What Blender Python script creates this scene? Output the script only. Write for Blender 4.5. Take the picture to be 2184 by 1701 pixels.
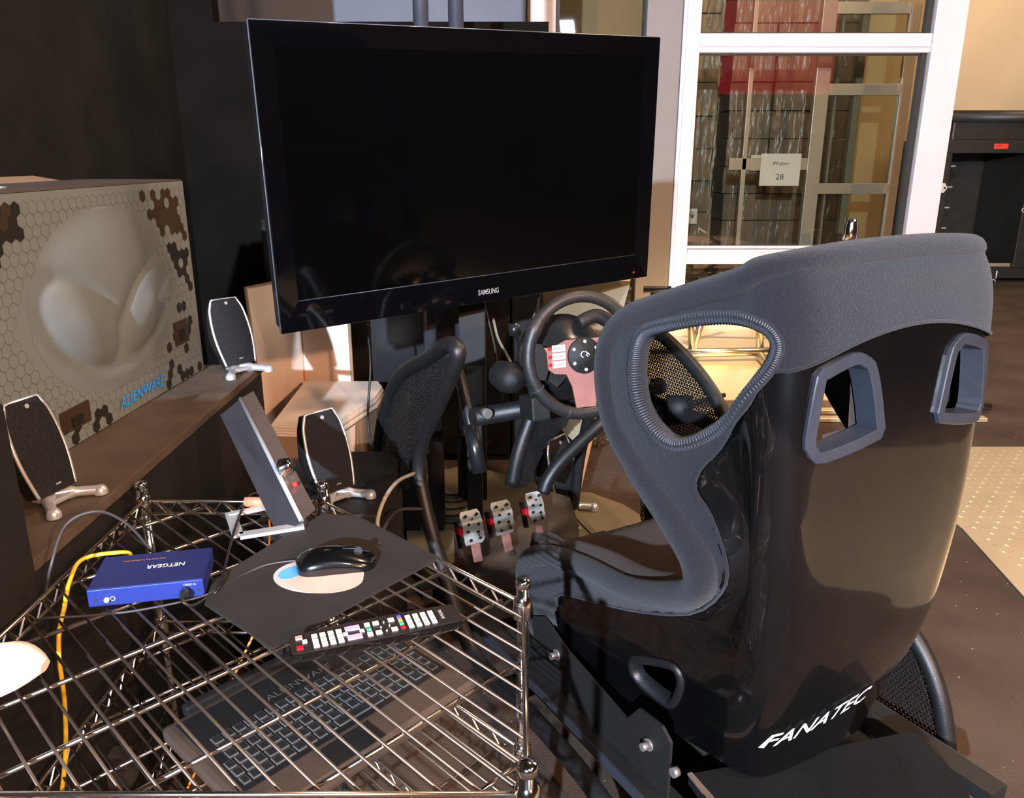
import bpy, bmesh, math, random
import numpy as np
from mathutils import Vector, Matrix
from math import radians, sin, cos, tan, pi, atan2, sqrt

random.seed(7)
for o in list(bpy.data.objects):
    bpy.data.objects.remove(o, do_unlink=True)
COL = bpy.context.scene.collection
SC = bpy.context.scene

# ------------------------------------------------------------------ camera
FPX, CXP, CYP, CAMZ, PIT = 1720.0, 1092.0, 850.5, 1.25, radians(17)
cd = bpy.data.cameras.new('camera'); cam = bpy.data.objects.new('camera', cd); COL.objects.link(cam)
cam.location = (0, 0, CAMZ); cam.rotation_euler = (radians(73), 0, 0)
cd.sensor_fit = 'HORIZONTAL'; cd.sensor_width = 36; cd.lens = 36 * FPX / 2184
cd.clip_start = 0.02; cd.clip_end = 60
SC.camera = cam
# ------------------------------------------------------------------ world, lights, exposure
w = bpy.data.worlds.new('world'); SC.world = w; w.use_nodes = True
w.node_tree.nodes['Background'].inputs[0].default_value = (0.9, 0.8, 0.7, 1)
w.node_tree.nodes['Background'].inputs[1].default_value = 0.015
def spot(name, loc, to, power, col, radius, size, blend=0.4):
    d = bpy.data.lights.new(name, 'SPOT'); o = bpy.data.objects.new(name, d); COL.objects.link(o)
    o.location = loc; o.rotation_euler = (Vector(to) - Vector(loc)).to_track_quat('-Z', 'Y').to_euler()
    d.energy = power; d.color = col; d.shadow_soft_size = radius; d.spot_size = radians(size); d.spot_blend = blend
    return o
def area(name, loc, to, power, col, sx, sy):
    d = bpy.data.lights.new(name, 'AREA'); o = bpy.data.objects.new(name, d); COL.objects.link(o)
    o.location = loc; o.rotation_euler = (Vector(to) - Vector(loc)).to_track_quat('-Z', 'Y').to_euler()
    d.energy = power; d.color = col; d.shape = 'RECTANGLE'; d.size = sx; d.size_y = sy
    return o
spot('cool_spotlight', (-1.10, -4.6, 2.62), (0.8, 3.2, 0.9), 5200, (0.72, 0.83, 1.0), 0.05, 66)
spot('warm_spotlight', (2.8, -3.6, 3.0), (0.3, 3.0, 0.6), 1500, (1.0, 0.50, 0.27), 0.10, 75)
spot('floor_spotlight', (1.2, 4.3, 4.0), (1.28, 4.95, 0.0), 1900, (1.0, 0.72, 0.42), 0.10, 38, 0.5)
area('warm_ceiling_light', (4.6, 4.4, 3.6), (3.4, 3.0, 0.0), 120, (1.0, 0.70, 0.45), 1.6, 1.6)
area('rig_ceiling_light', (1.2, 2.2, 3.7), (0.0, 1.4, 0.4), 52, (1.0, 0.64, 0.42), 0.22, 0.22)
area('store_light', (2.3, 6.9, 3.2), (2.3, 8.2, 0.8), 26, (1.0, 0.78, 0.55), 1.6, 0.5)
area('cool_fill_light', (0.9, -1.9, 3.2), (-0.3, 1.6, 0.6), 34, (0.70, 0.82, 1.0), 0.22, 0.22)
area('rear_ceiling_light', (3.8, -1.8, 4.6), (2.6, -0.6, 0.0), 230, (1.0, 0.72, 0.48), 1.2, 1.2)
area('added_far_wall_fill', (5.2, 7.6, 3.3), (5.0, 9.1, 1.6), 34, (1.0, 0.78, 0.5), 1.5, 0.4)  # added fill, brightens and warms the beige far wall
SC.view_settings.view_transform = 'Standard'; SC.view_settings.look = 'None'
SC.view_settings.exposure = 0.0; SC.view_settings.gamma = 1.0
SC.view_settings.use_curve_mapping = False

# ------------------------------------------------------------------ point helpers (photo ray -> metres in the room)
CA = Vector((0, 0, CAMZ)); FWD = Vector((0, cos(PIT), -sin(PIT))); UPV = Vector((0, sin(PIT), cos(PIT)))
def ray(x, y): return FWD + Vector((1, 0, 0)) * ((x - CXP) / FPX) - UPV * ((y - CYP) / FPX)
def az(x, y, z): d = ray(x, y); return CA + d * ((z - CAMZ) / d.z)
def ay(x, y, Y): d = ray(x, y); return CA + d * (Y / d.y)
def apl(x, y, o, n): d = ray(x, y); n = Vector(n); return CA + d * ((Vector(o) - CA).dot(n) / d.dot(n))
# rig frame: x = driver's right, y = driver's forward
RO = Vector((0.55, 1.256, 0)); RA = radians(30)
RM = Matrix.Translation(RO) @ Matrix.Rotation(RA, 4, 'Z')
RMI = RM.inverted()
def rsd(x, y, R): return RMI @ apl(x, y, RM @ Vector((R, 0, 0)), RM.to_3x3() @ Vector((1, 0, 0)))
def rfw(x, y, F): return RMI @ apl(x, y, RM @ Vector((0, F, 0)), RM.to_3x3() @ Vector((0, 1, 0)))

# ------------------------------------------------------------------ materials
def nn(nt, t, **k):
    n = nt.nodes.new(t)
    for a, b in k.items(): setattr(n, a, b)
    return n
def mat(name, col, rough=0.5, metal=0.0, var=0.0, vscale=8.0, bump=0.0, bscale=60.0, coat=0.0, spec=0.5, emit=None, es=0.0, col2=None, sheen=0.0, speck=None, aniso=0.0):
    m = bpy.data.materials.new(name); m.use_nodes = True; nt = m.node_tree
    b = nt.nodes['Principled BSDF']
    b.inputs['Base Color'].default_value = (*col, 1); b.inputs['Roughness'].default_value = rough
    b.inputs['Metallic'].default_value = metal; b.inputs['Coat Weight'].default_value = coat
    b.inputs['Coat Roughness'].default_value = 0.05
    b.inputs['Specular IOR Level'].default_value = spec
    b.inputs['Sheen Weight'].default_value = sheen
    tc = nn(nt, 'ShaderNodeTexCoord')
    if var > 0 or col2:
        n = nn(nt, 'ShaderNodeTexNoise'); n.inputs['Scale'].default_value = vscale; n.inputs['Detail'].default_value = 6
        nt.links.new(tc.outputs['Object'], n.inputs['Vector'])
        r = nn(nt, 'ShaderNodeValToRGB'); nt.links.new(n.outputs['Fac'], r.inputs['Fac'])
        c2 = col2 if col2 else tuple(min(1, c * (1 + var)) for c in col)
        c1 = col if col2 else tuple(c * (1 - var) for c in col)
        r.color_ramp.elements[0].position = 0.35; r.color_ramp.elements[1].position = 0.65
        r.color_ramp.elements[0].color = (*c1, 1); r.color_ramp.elements[1].color = (*c2, 1)
        out = r.outputs['Color']
        if speck:
            v = nn(nt, 'ShaderNodeTexVoronoi'); v.inputs['Scale'].default_value = speck
            nt.links.new(tc.outputs['Object'], v.inputs['Vector'])
            lt = nn(nt, 'ShaderNodeMath', operation='LESS_THAN'); lt.inputs[1].default_value = 0.05
            nt.links.new(v.outputs['Distance'], lt.inputs[0])
            mx = nn(nt, 'ShaderNodeMix', data_type='RGBA'); nt.links.new(lt.outputs[0], mx.inputs[0])
            nt.links.new(out, mx.inputs[6]); mx.inputs[7].default_value = (0.5, 0.45, 0.4, 1); out = mx.outputs[2]
        nt.links.new(out, b.inputs['Base Color'])
    if bump > 0:
        n2 = nn(nt, 'ShaderNodeTexNoise'); n2.inputs['Scale'].default_value = bscale; n2.inputs['Detail'].default_value = 3
        nt.links.new(tc.outputs['Object'], n2.inputs['Vector'])
        bp = nn(nt, 'ShaderNodeBump'); bp.inputs['Strength'].default_value = bump; bp.inputs['Distance'].default_value = 0.002
        nt.links.new(n2.outputs['Fac'], bp.inputs['Height']); nt.links.new(bp.outputs['Normal'], b.inputs['Normal'])
    if emit:
        b.inputs['Emission Color'].default_value = (*emit, 1); b.inputs['Emission Strength'].default_value = es
    return m
M = {}
M['carpet'] = mat('carpet', (0.072, 0.052, 0.040), 0.95, var=0.22, vscale=3, bump=0.8, bscale=260, speck=26, spec=0.1)
M['carpet2'] = mat('black_carpet', (0.010, 0.010, 0.011), 0.95, var=0.2, vscale=4, bump=0.6, bscale=300, spec=0.1)
M['wall_black'] = mat('wall_black', (0.011, 0.0125, 0.0135), 0.8, var=0.2, vscale=5, bump=0.2, bscale=90, spec=0.2)
M['wall_dark'] = mat('wall_dark', (0.005, 0.0042, 0.0035), 0.9, var=0.2, vscale=5, spec=0.08)
M['wall_room'] = mat('wall_room', (0.05, 0.045, 0.04), 0.8, var=0.1)
M['wall_beige'] = mat('wall_beige', (0.55, 0.40, 0.24), 0.8, var=0.05, vscale=2, bump=0.1, bscale=80)
M['wall_grey'] = mat('wall_grey', (0.16, 0.19, 0.25), 0.7, var=0.06, vscale=2)
M['frame'] = mat('painted_frame', (0.66, 0.64, 0.69), 0.35, var=0.03, vscale=4)
M['frame_grey'] = mat('grey_column', (0.20, 0.19, 0.19), 0.5, var=0.04, vscale=3)
M['frame_bronze'] = mat('bronze_frame', (0.36, 0.31, 0.25), 0.35, 0.3, var=0.05)
M['gasket'] = mat('gasket', (0.02, 0.02, 0.02), 0.6, var=0.1)
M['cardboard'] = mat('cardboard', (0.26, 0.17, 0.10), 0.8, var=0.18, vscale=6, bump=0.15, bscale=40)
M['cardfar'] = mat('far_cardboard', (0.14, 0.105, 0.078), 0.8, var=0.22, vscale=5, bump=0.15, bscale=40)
M['cardwhite'] = mat('white_card', (0.72, 0.60, 0.50), 0.6, var=0.04, vscale=5)
M['fabric'] = mat('seat_fabric', (0.0115, 0.0125, 0.017), 0.95, var=0.12, vscale=220, bump=1.0, bscale=650, spec=0.2, sheen=0.12)
M['fabric_in'] = mat('cushion_fabric_warm_lit', (0.034, 0.021, 0.018), 0.95, var=0.15, vscale=200, bump=0.9, bscale=600, spec=0.15, sheen=0.1)  # seat fabric with the brown of the warm light put into its colour
M['gloss'] = mat('gloss_black', (0.0025, 0.0025, 0.003), 0.24, var=0.1, vscale=3, coat=1.0, spec=0.3, bump=0.02, bscale=6)
M['bezel'] = mat('bezel_grey', (0.028, 0.033, 0.045), 0.38, var=0.08, vscale=20)
M['tube'] = mat('powder_black', (0.009, 0.0095, 0.011), 0.42, var=0.15, vscale=60, bump=0.25, bscale=500)
M['matt'] = mat('matt_black', (0.006, 0.006, 0.006), 0.65, var=0.15, vscale=20)
M['plastic'] = mat('black_plastic', (0.012, 0.012, 0.013), 0.28, var=0.1, vscale=20)
M['leather'] = mat('leather_black', (0.018, 0.017, 0.017), 0.45, var=0.15, vscale=40, bump=0.3, bscale=220)
M['screen'] = mat('screen', (0.001, 0.001, 0.0012), 0.09, var=0.1, vscale=3, spec=0.35)
M['tvbez'] = mat('tv_bezel', (0.0015, 0.0015, 0.0022), 0.06, var=0.1, vscale=3, spec=0.45)
M['silver'] = mat('silver', (0.62, 0.66, 0.70), 0.32, 0.6, var=0.04, vscale=10)
M['steel'] = mat('brushed_steel', (0.62, 0.60, 0.58), 0.36, 0.35, var=0.06, vscale=30)
M['boltm'] = mat('bolt_metal', (0.30, 0.28, 0.27), 0.35, 0.6, var=0.05)
M['chrome'] = mat('chrome', (0.75, 0.74, 0.72), 0.12, 1.0, var=0.08, vscale=25)
M['wire'] = mat('chrome_wire', (0.62, 0.55, 0.49), 0.24, 1.0, var=0.12, vscale=12)
M['thinwire'] = mat('dull_wire', (0.14, 0.108, 0.086), 0.42, 0.85, var=0.2, vscale=12)
M['mat_rubber'] = mat('mousepad_cloth', (0.009, 0.007, 0.006), 0.85, var=0.35, vscale=9, bump=0.3, bscale=300, col2=(0.017, 0.013, 0.012))
M['blue'] = mat('blue_case', (0.020, 0.040, 0.26), 0.42, 0.3, var=0.05, vscale=14)
M['bluetop'] = mat('blue_case_top', (0.022, 0.030, 0.13), 0.42, 0.3, var=0.05, vscale=14)
M['white'] = mat('white_print', (0.82, 0.84, 0.88), 0.5, var=0.02)
M['orange'] = mat('orange_print', (0.55, 0.22, 0.12), 0.5, var=0.02)
M['printblue'] = mat('blue_print', (0.02, 0.34, 1.0), 0.5, var=0.02)
M['ledge'] = mat('ledge_top', (0.085, 0.062, 0.045), 0.75, var=0.3, vscale=5, bump=0.3, bscale=120)
M['foam'] = mat('speaker_grille', (0.014, 0.015, 0.018), 0.9, var=0.3, vscale=300, bump=0.8, bscale=420, spec=0.2)
M['glove'] = mat('white_cloth', (0.80, 0.76, 0.68), 0.8, var=0.05, vscale=10, bump=0.4, bscale=40)
M['yellow'] = mat('yellow_cable', (0.80, 0.52, 0.03), 0.4, var=0.1, vscale=30)
M['orangecable'] = mat('orange_cable', (0.85, 0.30, 0.03), 0.4, var=0.1, vscale=30)
M['cable'] = mat('grey_cable', (0.05, 0.05, 0.055), 0.45, var=0.1, vscale=30)
M['cableblk'] = mat('black_cable', (0.008, 0.008, 0.008), 0.5, var=0.1, vscale=30)
M['cablelite'] = mat('light_cable', (0.30, 0.27, 0.22), 0.5, var=0.1, vscale=30)
M['red'] = mat('red_plastic', (0.65, 0.01, 0.02), 0.4, var=0.05)
M['redspoke'] = mat('spoke_metal', (0.45, 0.20, 0.17), 0.38, 0.35, var=0.1, vscale=18)
M['btn'] = mat('button_white', (0.62, 0.58, 0.54), 0.5, var=0.05, vscale=60)
M['btn_lilac'] = mat('button_lilac', (0.45, 0.40, 0.58), 0.5, var=0.05, vscale=60)
M['btn_green'] = mat('button_green', (0.10, 0.42, 0.28), 0.5, var=0.05)
M['btn_orange'] = mat('button_orange', (0.85, 0.35, 0.08), 0.5, var=0.05)
M['btn_blue'] = mat('button_blue', (0.12, 0.12, 0.62), 0.5, var=0.05)
M['btn_pink'] = mat('button_pink', (0.75, 0.36, 0.30), 0.5, var=0.05)
M['laptop'] = mat('laptop_shell', (0.075, 0.052, 0.040), 0.5, 0.2, var=0.08, vscale=20)
M['keybed'] = mat('keyboard_bed', (0.008, 0.008, 0.009), 0.5, var=0.1)
M['key'] = mat('key_edge', (0.10, 0.10, 0.10), 0.45, var=0.1, vscale=50)
M['keytop'] = mat('key_top', (0.010, 0.010, 0.011), 0.6, var=0.1)
M['board'] = mat('beige_board', (0.20, 0.165, 0.10), 0.6, var=0.12, vscale=6, bump=0.1, bscale=90)
M['pedalbase'] = mat('pedal_base', (0.045, 0.033, 0.024), 0.45, var=0.2, vscale=12)
M['plank'] = mat('raw_edge', (0.14, 0.10, 0.075), 0.6, var=0.15, vscale=20)
M['plate'] = mat('bright_plate', (0.85, 0.74, 0.50), 0.30, 0.75, var=0.05, vscale=5, bump=0.1, bscale=20)
M['tread'] = mat('tread_plate', (0.72, 0.62, 0.44), 0.34, 0.7, var=0.06, vscale=6)
M['truss'] = mat('aluminium_truss', (0.60, 0.55, 0.45), 0.25, 1.0, var=0.1, vscale=8)
M['reddull'] = mat('red_label', (0.85, 0.05, 0.03), 0.5, var=0.05)
M['redglow'] = mat('red_lamp', (0.8, 0.01, 0.01), 0.4, var=0.05, emit=(1.0, 0.02, 0.02), es=3)
M['banner'] = mat('red_sign', (0.5, 0.01, 0.02), 0.5, var=0.05, emit=(1.0, 0.035, 0.06), es=1.7)
M['paper'] = mat('paper', (0.62, 0.58, 0.52), 0.7, var=0.03)
M['ink'] = mat('ink', (0.03, 0.03, 0.03), 0.7, var=0.03)
M['amber'] = mat('amber_label', (0.80, 0.42, 0.03), 0.5, var=0.05)
M['maroon'] = mat('maroon_print', (0.25, 0.02, 0.06), 0.5, var=0.05)
M['skin1'] = mat('pad_print_pale', (0.66, 0.44, 0.36), 0.8, var=0.06, vscale=20)
M['skin0'] = mat('pad_print_rim', (0.62, 0.48, 0.46), 0.8, var=0.06, vscale=20)
M['sky'] = mat('pad_print_blue', (0.10, 0.38, 0.72), 0.8, var=0.06, vscale=20)
M['caseblk'] = mat('road_case', (0.020, 0.019, 0.016), 0.45, var=0.15, vscale=10, bump=0.1, bscale=60)

def glass_mat(name, tint, gl=0.02):
    m = bpy.data.materials.new(name); m.use_nodes = True; nt = m.node_tree; nt.nodes.clear()
    o = nn(nt, 'ShaderNodeOutputMaterial'); t = nn(nt, 'ShaderNodeBsdfTransparent'); g = nn(nt, 'ShaderNodeBsdfGlossy')
    t.inputs[0].default_value = (*tint, 1); g.inputs[0].default_value = (1, 1, 1, 1); g.inputs[1].default_value = gl
    f = nn(nt, 'ShaderNodeFresnel'); f.inputs[0].default_value = 1.5
    mx = nn(nt, 'ShaderNodeMixShader'); nt.links.new(f.outputs[0], mx.inputs[0]); nt.links.new(t.outputs[0], mx.inputs[1]); nt.links.new(g.outputs[0], mx.inputs[2])
    nt.links.new(mx.outputs[0], o.inputs[0]); return m
M['glass'] = glass_mat('window_glass', (0.86, 0.88, 0.84))
def film_mat():
    m = bpy.data.materials.new('shrink_film'); m.use_nodes = True; nt = m.node_tree; nt.nodes.clear()
    o = nn(nt, 'ShaderNodeOutputMaterial'); t = nn(nt, 'ShaderNodeBsdfTransparent'); g = nn(nt, 'ShaderNodeBsdfGlossy')
    t.inputs[0].default_value = (0.95, 0.93, 0.9, 1); g.inputs[0].default_value = (1, 1, 1, 1); g.inputs[1].default_value = 0.28
    tc = nn(nt, 'ShaderNodeTexCoord'); n = nn(nt, 'ShaderNodeTexNoise'); n.inputs['Scale'].default_value = 14
    mp = nn(nt, 'ShaderNodeMapping'); mp.inputs['Scale'].default_value = (1, 1, 0.25)
    nt.links.new(tc.outputs['Object'], mp.inputs[0]); nt.links.new(mp.outputs[0], n.inputs['Vector'])
    bp = nn(nt, 'ShaderNodeBump'); bp.inputs['Strength'].default_value = 1; bp.inputs['Distance'].default_value = 0.04
    nt.links.new(n.outputs['Fac'], bp.inputs['Height']); nt.links.new(bp.outputs['Normal'], g.inputs['Normal'])
    mx = nn(nt, 'ShaderNodeMixShader'); mx.inputs[0].default_value = 0.02
    nt.links.new(t.outputs[0], mx.inputs[1]); nt.links.new(g.outputs[0], mx.inputs[2]); nt.links.new(mx.outputs[0], o.inputs[0]); return m
M['film'] = film_mat()

# ------------------------------------------------------------------ mesh builder
class MB:
    def __init__(s): s.v = []; s.f = []; s.sm = []
    def add(s, vs, fs, smooth=False):
        n = len(s.v); s.v += [Vector(v) for v in vs]
        s.f += [[i + n for i in f] for f in fs]; s.sm += [smooth] * len(fs)
        return s
    def box(s, c, size, rot=None, bev=0.0):
        hx, hy, hz = size[0] / 2, size[1] / 2, size[2] / 2
        c = Vector(c); R = rot if rot is not None else Matrix.Identity(3)
        if bev <= 0:
            vs = [Vector((x, y, z)) for x in (-hx, hx) for y in (-hy, hy) for z in (-hz, hz)]
            fs = [(0, 1, 3, 2), (4, 6, 7, 5), (0, 4, 5, 1), (2, 3, 7, 6), (0, 2, 6, 4), (1, 5, 7, 3)]
            return s.add([R @ v + c for v in vs], fs)
        bm = bmesh.new(); bmesh.ops.create_cube(bm, size=1)
        for v in bm.verts: v.co = Vector((v.co.x * size[0], v.co.y * size[1], v.co.z * size[2]))
        bmesh.ops.bevel(bm, geom=bm.edges[:], offset=bev, segments=2, profile=0.6, affect='EDGES')
        bm.verts.index_update()
        s.add([R @ v.co + c for v in bm.verts], [[v.index for v in f.verts] for f in bm.faces], False); bm.free(); return s
    def quadslab(s, pts, th, up=Vector((0, 0, 1))):      # polygon outline extruded by th along up
        n = len(pts); a = [Vector(p) for p in pts]; b = [p + up * th for p in a]
        fs = [list(range(n))[::-1], list(range(n, 2 * n))] + [(i, (i + 1) % n, (i + 1) % n + n, i + n) for i in range(n)]
        return s.add(a + b, fs)
    def tube(s, pts, r, seg=8, closed=False, cap=True, smooth=True):
        pts = [Vector(p) for p in pts]; n = len(pts)
        if n < 2: return s
        rs = r if isinstance(r, (list, tuple)) else [r] * n
        T = []
        for i in range(n):
            if closed: t = pts[(i + 1) % n] - pts[i - 1]
            else: t = pts[min(i + 1, n - 1)] - pts[max(i - 1, 0)]
            T.append(t.normalized() if t.length > 1e-9 else Vector((0, 0, 1)))
        a = Vector((0, 0, 1)) if abs(T[0].z) < 0.9 else Vector((1, 0, 0))
        N = (a - T[0] * a.dot(T[0])).normalized(); vs = []
        for i in range(n):
            N = (N - T[i] * N.dot(T[i]))
            N = N.normalized() if N.length > 1e-6 else T[i].orthogonal().normalized()
            B = T[i].cross(N)
            vs += [pts[i] + (N * cos(2 * pi * k / seg) + B * sin(2 * pi * k / seg)) * rs[i] for k in range(seg)]
        fs = []
        for i in range(n if closed else n - 1):
            j = (i + 1) % n
            for k in range(seg): fs.append((i * seg + k, i * seg + (k + 1) % seg, j * seg + (k + 1) % seg, j * seg + k))
        s.add(vs, fs, smooth)
        if cap and not closed:
            m = len(s.v) - n * seg
            s.f += [[m + k for k in range(seg)][::-1], [m + (n - 1) * seg + k for k in range(seg)]]; s.sm += [False, False]
        return s
    def cyl(s, a, b, r, seg=12, r2=None):
        return s.tube([a, b], [r, r if r2 is None else r2], seg)
    def lathe(s, prof, M4, seg=20):      # prof [(r,z)]
        vs = []; fs = []
        for r, z in prof: vs += [M4 @ Vector((r * cos(2 * pi * k / seg), r * sin(2 * pi * k / seg), z)) for k in range(seg)]
        for i in range(len(prof) - 1):
            for k in range(seg): fs.append((i * seg + k, i * seg + (k + 1) % seg, (i + 1) * seg + (k + 1) % seg, (i + 1) * seg + k))
        return s.add(vs, fs, True)
    def grid(s, P, smooth=True):
        n, m = len(P), len(P[0])
        return s.add([p for r in P for p in r], [(i * m + j, i * m + j + 1, (i + 1) * m + j + 1, (i + 1) * m + j) for i in range(n - 1) for j in range(m - 1)], smooth)
WM = {}
def obj(name, mb, m, parent=None, world=False, mods=None):
    me = bpy.data.meshes.new(name)
    vs = mb.v
    if world and parent is not None:
        I = WM[parent.name].inverted(); vs = [I @ v for v in vs]
    me.from_pydata([tuple(v) for v in vs], [], mb.f)
    me.polygons.foreach_set('use_smooth', mb.sm); me.update()
    me.materials.append(M[m] if isinstance(m, str) else m)
    bm = bmesh.new(); bm.from_mesh(me); bmesh.ops.recalc_face_normals(bm, faces=bm.faces[:]); bm.to_mesh(me); bm.free()
    o = bpy.data.objects.new(name, me); COL.objects.link(o)
    if parent is not None:
        o.parent = parent; WM[o.name] = WM[parent.name]
    else: WM[o.name] = Matrix.Identity(4)
    for (t, kw) in (mods or []):
        md = o.modifiers.new(t, t)
        for a, b in kw.items(): setattr(md, a, b)
    return o
def weld(o):
    b = bmesh.new(); b.from_mesh(o.data); bmesh.ops.remove_doubles(b, verts=b.verts[:], dist=1e-5); bmesh.ops.recalc_face_normals(b, faces=b.faces[:]); b.to_mesh(o.data); b.free()
def recentre(o):        # top-level mesh: put its origin at its base centre
    me = o.data; xs = [v.co for v in me.vertices]
    c = Vector(((min(p.x for p in xs) + max(p.x for p in xs)) / 2, (min(p.y for p in xs) + max(p.y for p in xs)) / 2, min(p.z for p in xs)))
    me.transform(Matrix.Translation(-c)); o.location = c; WM[o.name] = Matrix.Translation(c)
def thing(name, label, cat, loc=(0, 0, 0), rotz=0.0, group=None, mat4=None):
    o = bpy.data.objects.new(name, None); COL.objects.link(o); o.empty_display_size = 0.05
    o.matrix_world = mat4 if mat4 is not None else Matrix.Translation(Vector(loc)) @ Matrix.Rotation(rotz, 4, 'Z')
    WM[o.name] = (mat4 if mat4 is not None else Matrix.Translation(Vector(loc)) @ Matrix.Rotation(rotz, 4, 'Z')).copy()
    o['label'] = label; o['category'] = cat
    if group: o['group'] = group
    return o
def tag(o, label, cat, group=None):
    o['label'] = label; o['category'] = cat
    if group: o['group'] = group
    recentre(o); return o
def struct(o): o['kind'] = 'structure'; return o
def clone(o, parent, M4=None):
    c = o.copy(); COL.objects.link(c); c.parent = parent; WM[c.name] = WM[parent.name]
    if M4 is not None: c.matrix_local = M4
    return c
def text(name, body, m, parent, O, X, Y, size, world=True, ext=0.0006, align='CENTER', shear=0.0, width=None, bold=0.0):
    cu = bpy.data.curves.new(name, 'FONT'); cu.body = body; cu.size = 1.0; cu.extrude = 0.0; cu.align_x = align; cu.align_y = 'CENTER'; cu.shear = shear; cu.offset = bold
    cu.resolution_u = 3
    t = bpy.data.objects.new('t', cu); COL.objects.link(t); bpy.context.view_layer.update()
    me = bpy.data.meshes.new_from_object(t.evaluated_get(bpy.context.evaluated_depsgraph_get())); bpy.data.objects.remove(t)
    X = Vector(X).normalized(); Y = (Vector(Y) - X * Vector(Y).dot(X)).normalized(); Z = X.cross(Y)
    sx = size
    if width:
        xs = [v.co.x for v in me.vertices]; sx = width / max(1e-6, max(xs) - min(xs))
    mb = MB(); fs = [list(p.vertices) for p in me.polygons]
    vs = [Vector(O) + X * v.co.x * sx + Y * v.co.y * size + Z * ext for v in me.vertices]
    mb.add(vs, fs); o = obj(name, mb, m, parent, world); bpy.data.meshes.remove(me); return o
def spl(pts, n=6, closed=False):      # Catmull-Rom through points
    P = [Vector(p) for p in pts]; N = len(P); out = []
    rng = range(N) if closed else range(N - 1)
    for i in rng:
        p0 = P[(i - 1) % N] if closed or i > 0 else P[0] * 2 - P[1]
        p1 = P[i]; p2 = P[(i + 1) % N]
        p3 = P[(i + 2) % N] if closed or i + 2 < N else P[-1] * 2 - P[-2]
        for k in range(n):
            t = k / n
            out.append(0.5 * ((2 * p1) + (p2 - p0) * t + (2 * p0 - 5 * p1 + 4 * p2 - p3) * t * t + (3 * p1 - p0 - 3 * p2 + p3) * t ** 3))
    if not closed: out.append(P[-1].copy())
    return out
def inpoly(x, y, P):
    c = False; j = len(P) - 1
    for i in range(len(P)):
        xi, yi = P[i]; xj, yj = P[j]
        if (yi > y) != (yj > y) and x < (xj - xi) * (y - yi) / (yj - yi) + xi: c = not c
        j = i
    return c
def perf(mb, poly, to3, pitch, wd):       # perforated sheet as a lattice of thin ribbons inside a 2-D outline
    xs = [p[0] for p in poly]; ys = [p[1] for p in poly]; pts = {}
    ny = int((max(ys) - min(ys)) / (pitch * 0.866)) + 2; nx = int((max(xs) - min(xs)) / pitch) + 2
    for j in range(ny):
        for i in range(nx):
            x = min(xs) + (i + 0.5 * (j % 2)) * pitch; y = min(ys) + j * pitch * 0.866
            if inpoly(x, y, poly): pts[(i, j)] = (x, y)
    for (i, j), p in pts.items():
        o = j % 2
        for q in ((i + 1, j), (i + o, j + 1), (i - 1 + o, j + 1)):
            if q in pts:
                a = Vector(p); b = Vector(pts[q]); d = (b - a).normalized(); nrm = Vector((-d.y, d.x)) * wd / 2
                mb.add([to3(*(a - nrm)), to3(*(b - nrm)), to3(*(b + nrm)), to3(*(a + nrm))], [(0, 1, 2, 3)])
    return mb
Z = Vector((0, 0, 1)); X1 = Vector((1, 0, 0)); Y1 = Vector((0, 1, 0))
#@@STRUCT
# ------------------------------------------------------------------ the room
struct(obj('floor', MB().box((2.45, 2.5, -0.05), (11.1, 19, 0.1)), 'carpet'))
struct(obj('ceiling', MB().box((2.45, 2.5, 4.85), (11, 19, 0.1)), 'wall_room'))
struct(obj('wall_rear', MB().box((2.5, -6.95, 2.4), (11, 0.1, 4.8)), 'wall_room'))
struct(obj('wall_right', MB().box((7.95, 2.5, 2.4), (0.1, 19, 4.8)), 'wall_room'))
struct(obj('wall_left', MB().box((-1.45, 1.84, 2.4), (0.1, 3.68, 4.8)), 'wall_black'))
struct(obj('wall_left_rear', MB().box((-3.05, -3.45, 2.4), (0.1, 7.0, 4.8)).box((-2.27, .05, 2.4), (1.6, .1, 4.8)), 'wall_room'))
struct(obj('wall_back', MB().box((-0.535, 3.64, 0.88), (1.37, 0.08, 1.76)).box((-1.31, 3.64, 2.4), (.18, .08, 4.8)), 'wall_dark'))
struct(obj('wall_far', MB().box((3.25, 9.2, 2.4), (9.4, 0.1, 4.8)), 'wall_beige'))
struct(obj('wall_far_left', MB().box((-1.49, 6.3, 2.4), (3.2, 0.1, 4.8)), 'wall_grey'))
# glazed wall: posts, rails, panes
WY = 6.2
struct(obj('trim_1', MB().box((1.065, WY + 0.06, 2.4), (0.25, 0.24, 4.8), bev=0.006), 'frame_grey'))
struct(obj('trim_2', MB().box((1.255, WY, 2.4), (0.125, 0.14, 4.8), bev=0.006).box((1.225, WY - 0.075, 2.4), (0.012, 0.01, 4.8)), 'frame'))
struct(obj('trim_3', MB().box((3.06, WY + 0.02, 2.4), (0.22, 0.16, 4.8), bev=0.006), 'frame'))
struct(obj('trim_4', MB().box((2.135, WY, 1.985), (1.63, 0.10, 0.125), bev=0.006).box((2.135, WY - 0.055, 1.965), (1.63, 0.012, 0.012)), 'frame'))
struct(obj('trim_5', MB().box((2.135, WY, 0.495), (1.63, 0.12, 0.11), bev=0.006).box((2.135, WY - 0.03, 0.565), (1.63, 0.03, 0.02)).box((2.135, WY - 0.05, 0.54), (1.63, 0.05, 0.012)), 'frame'))
struct(obj('trim_6', MB().box((2.135, WY, 0.05), (1.63, 0.12, 0.1), bev=0.006), 'frame'))
struct(obj('trim_7', MB().box((0.215, WY, 2.4), (0.18, 0.12, 4.8), bev=0.006), 'frame'))
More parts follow.
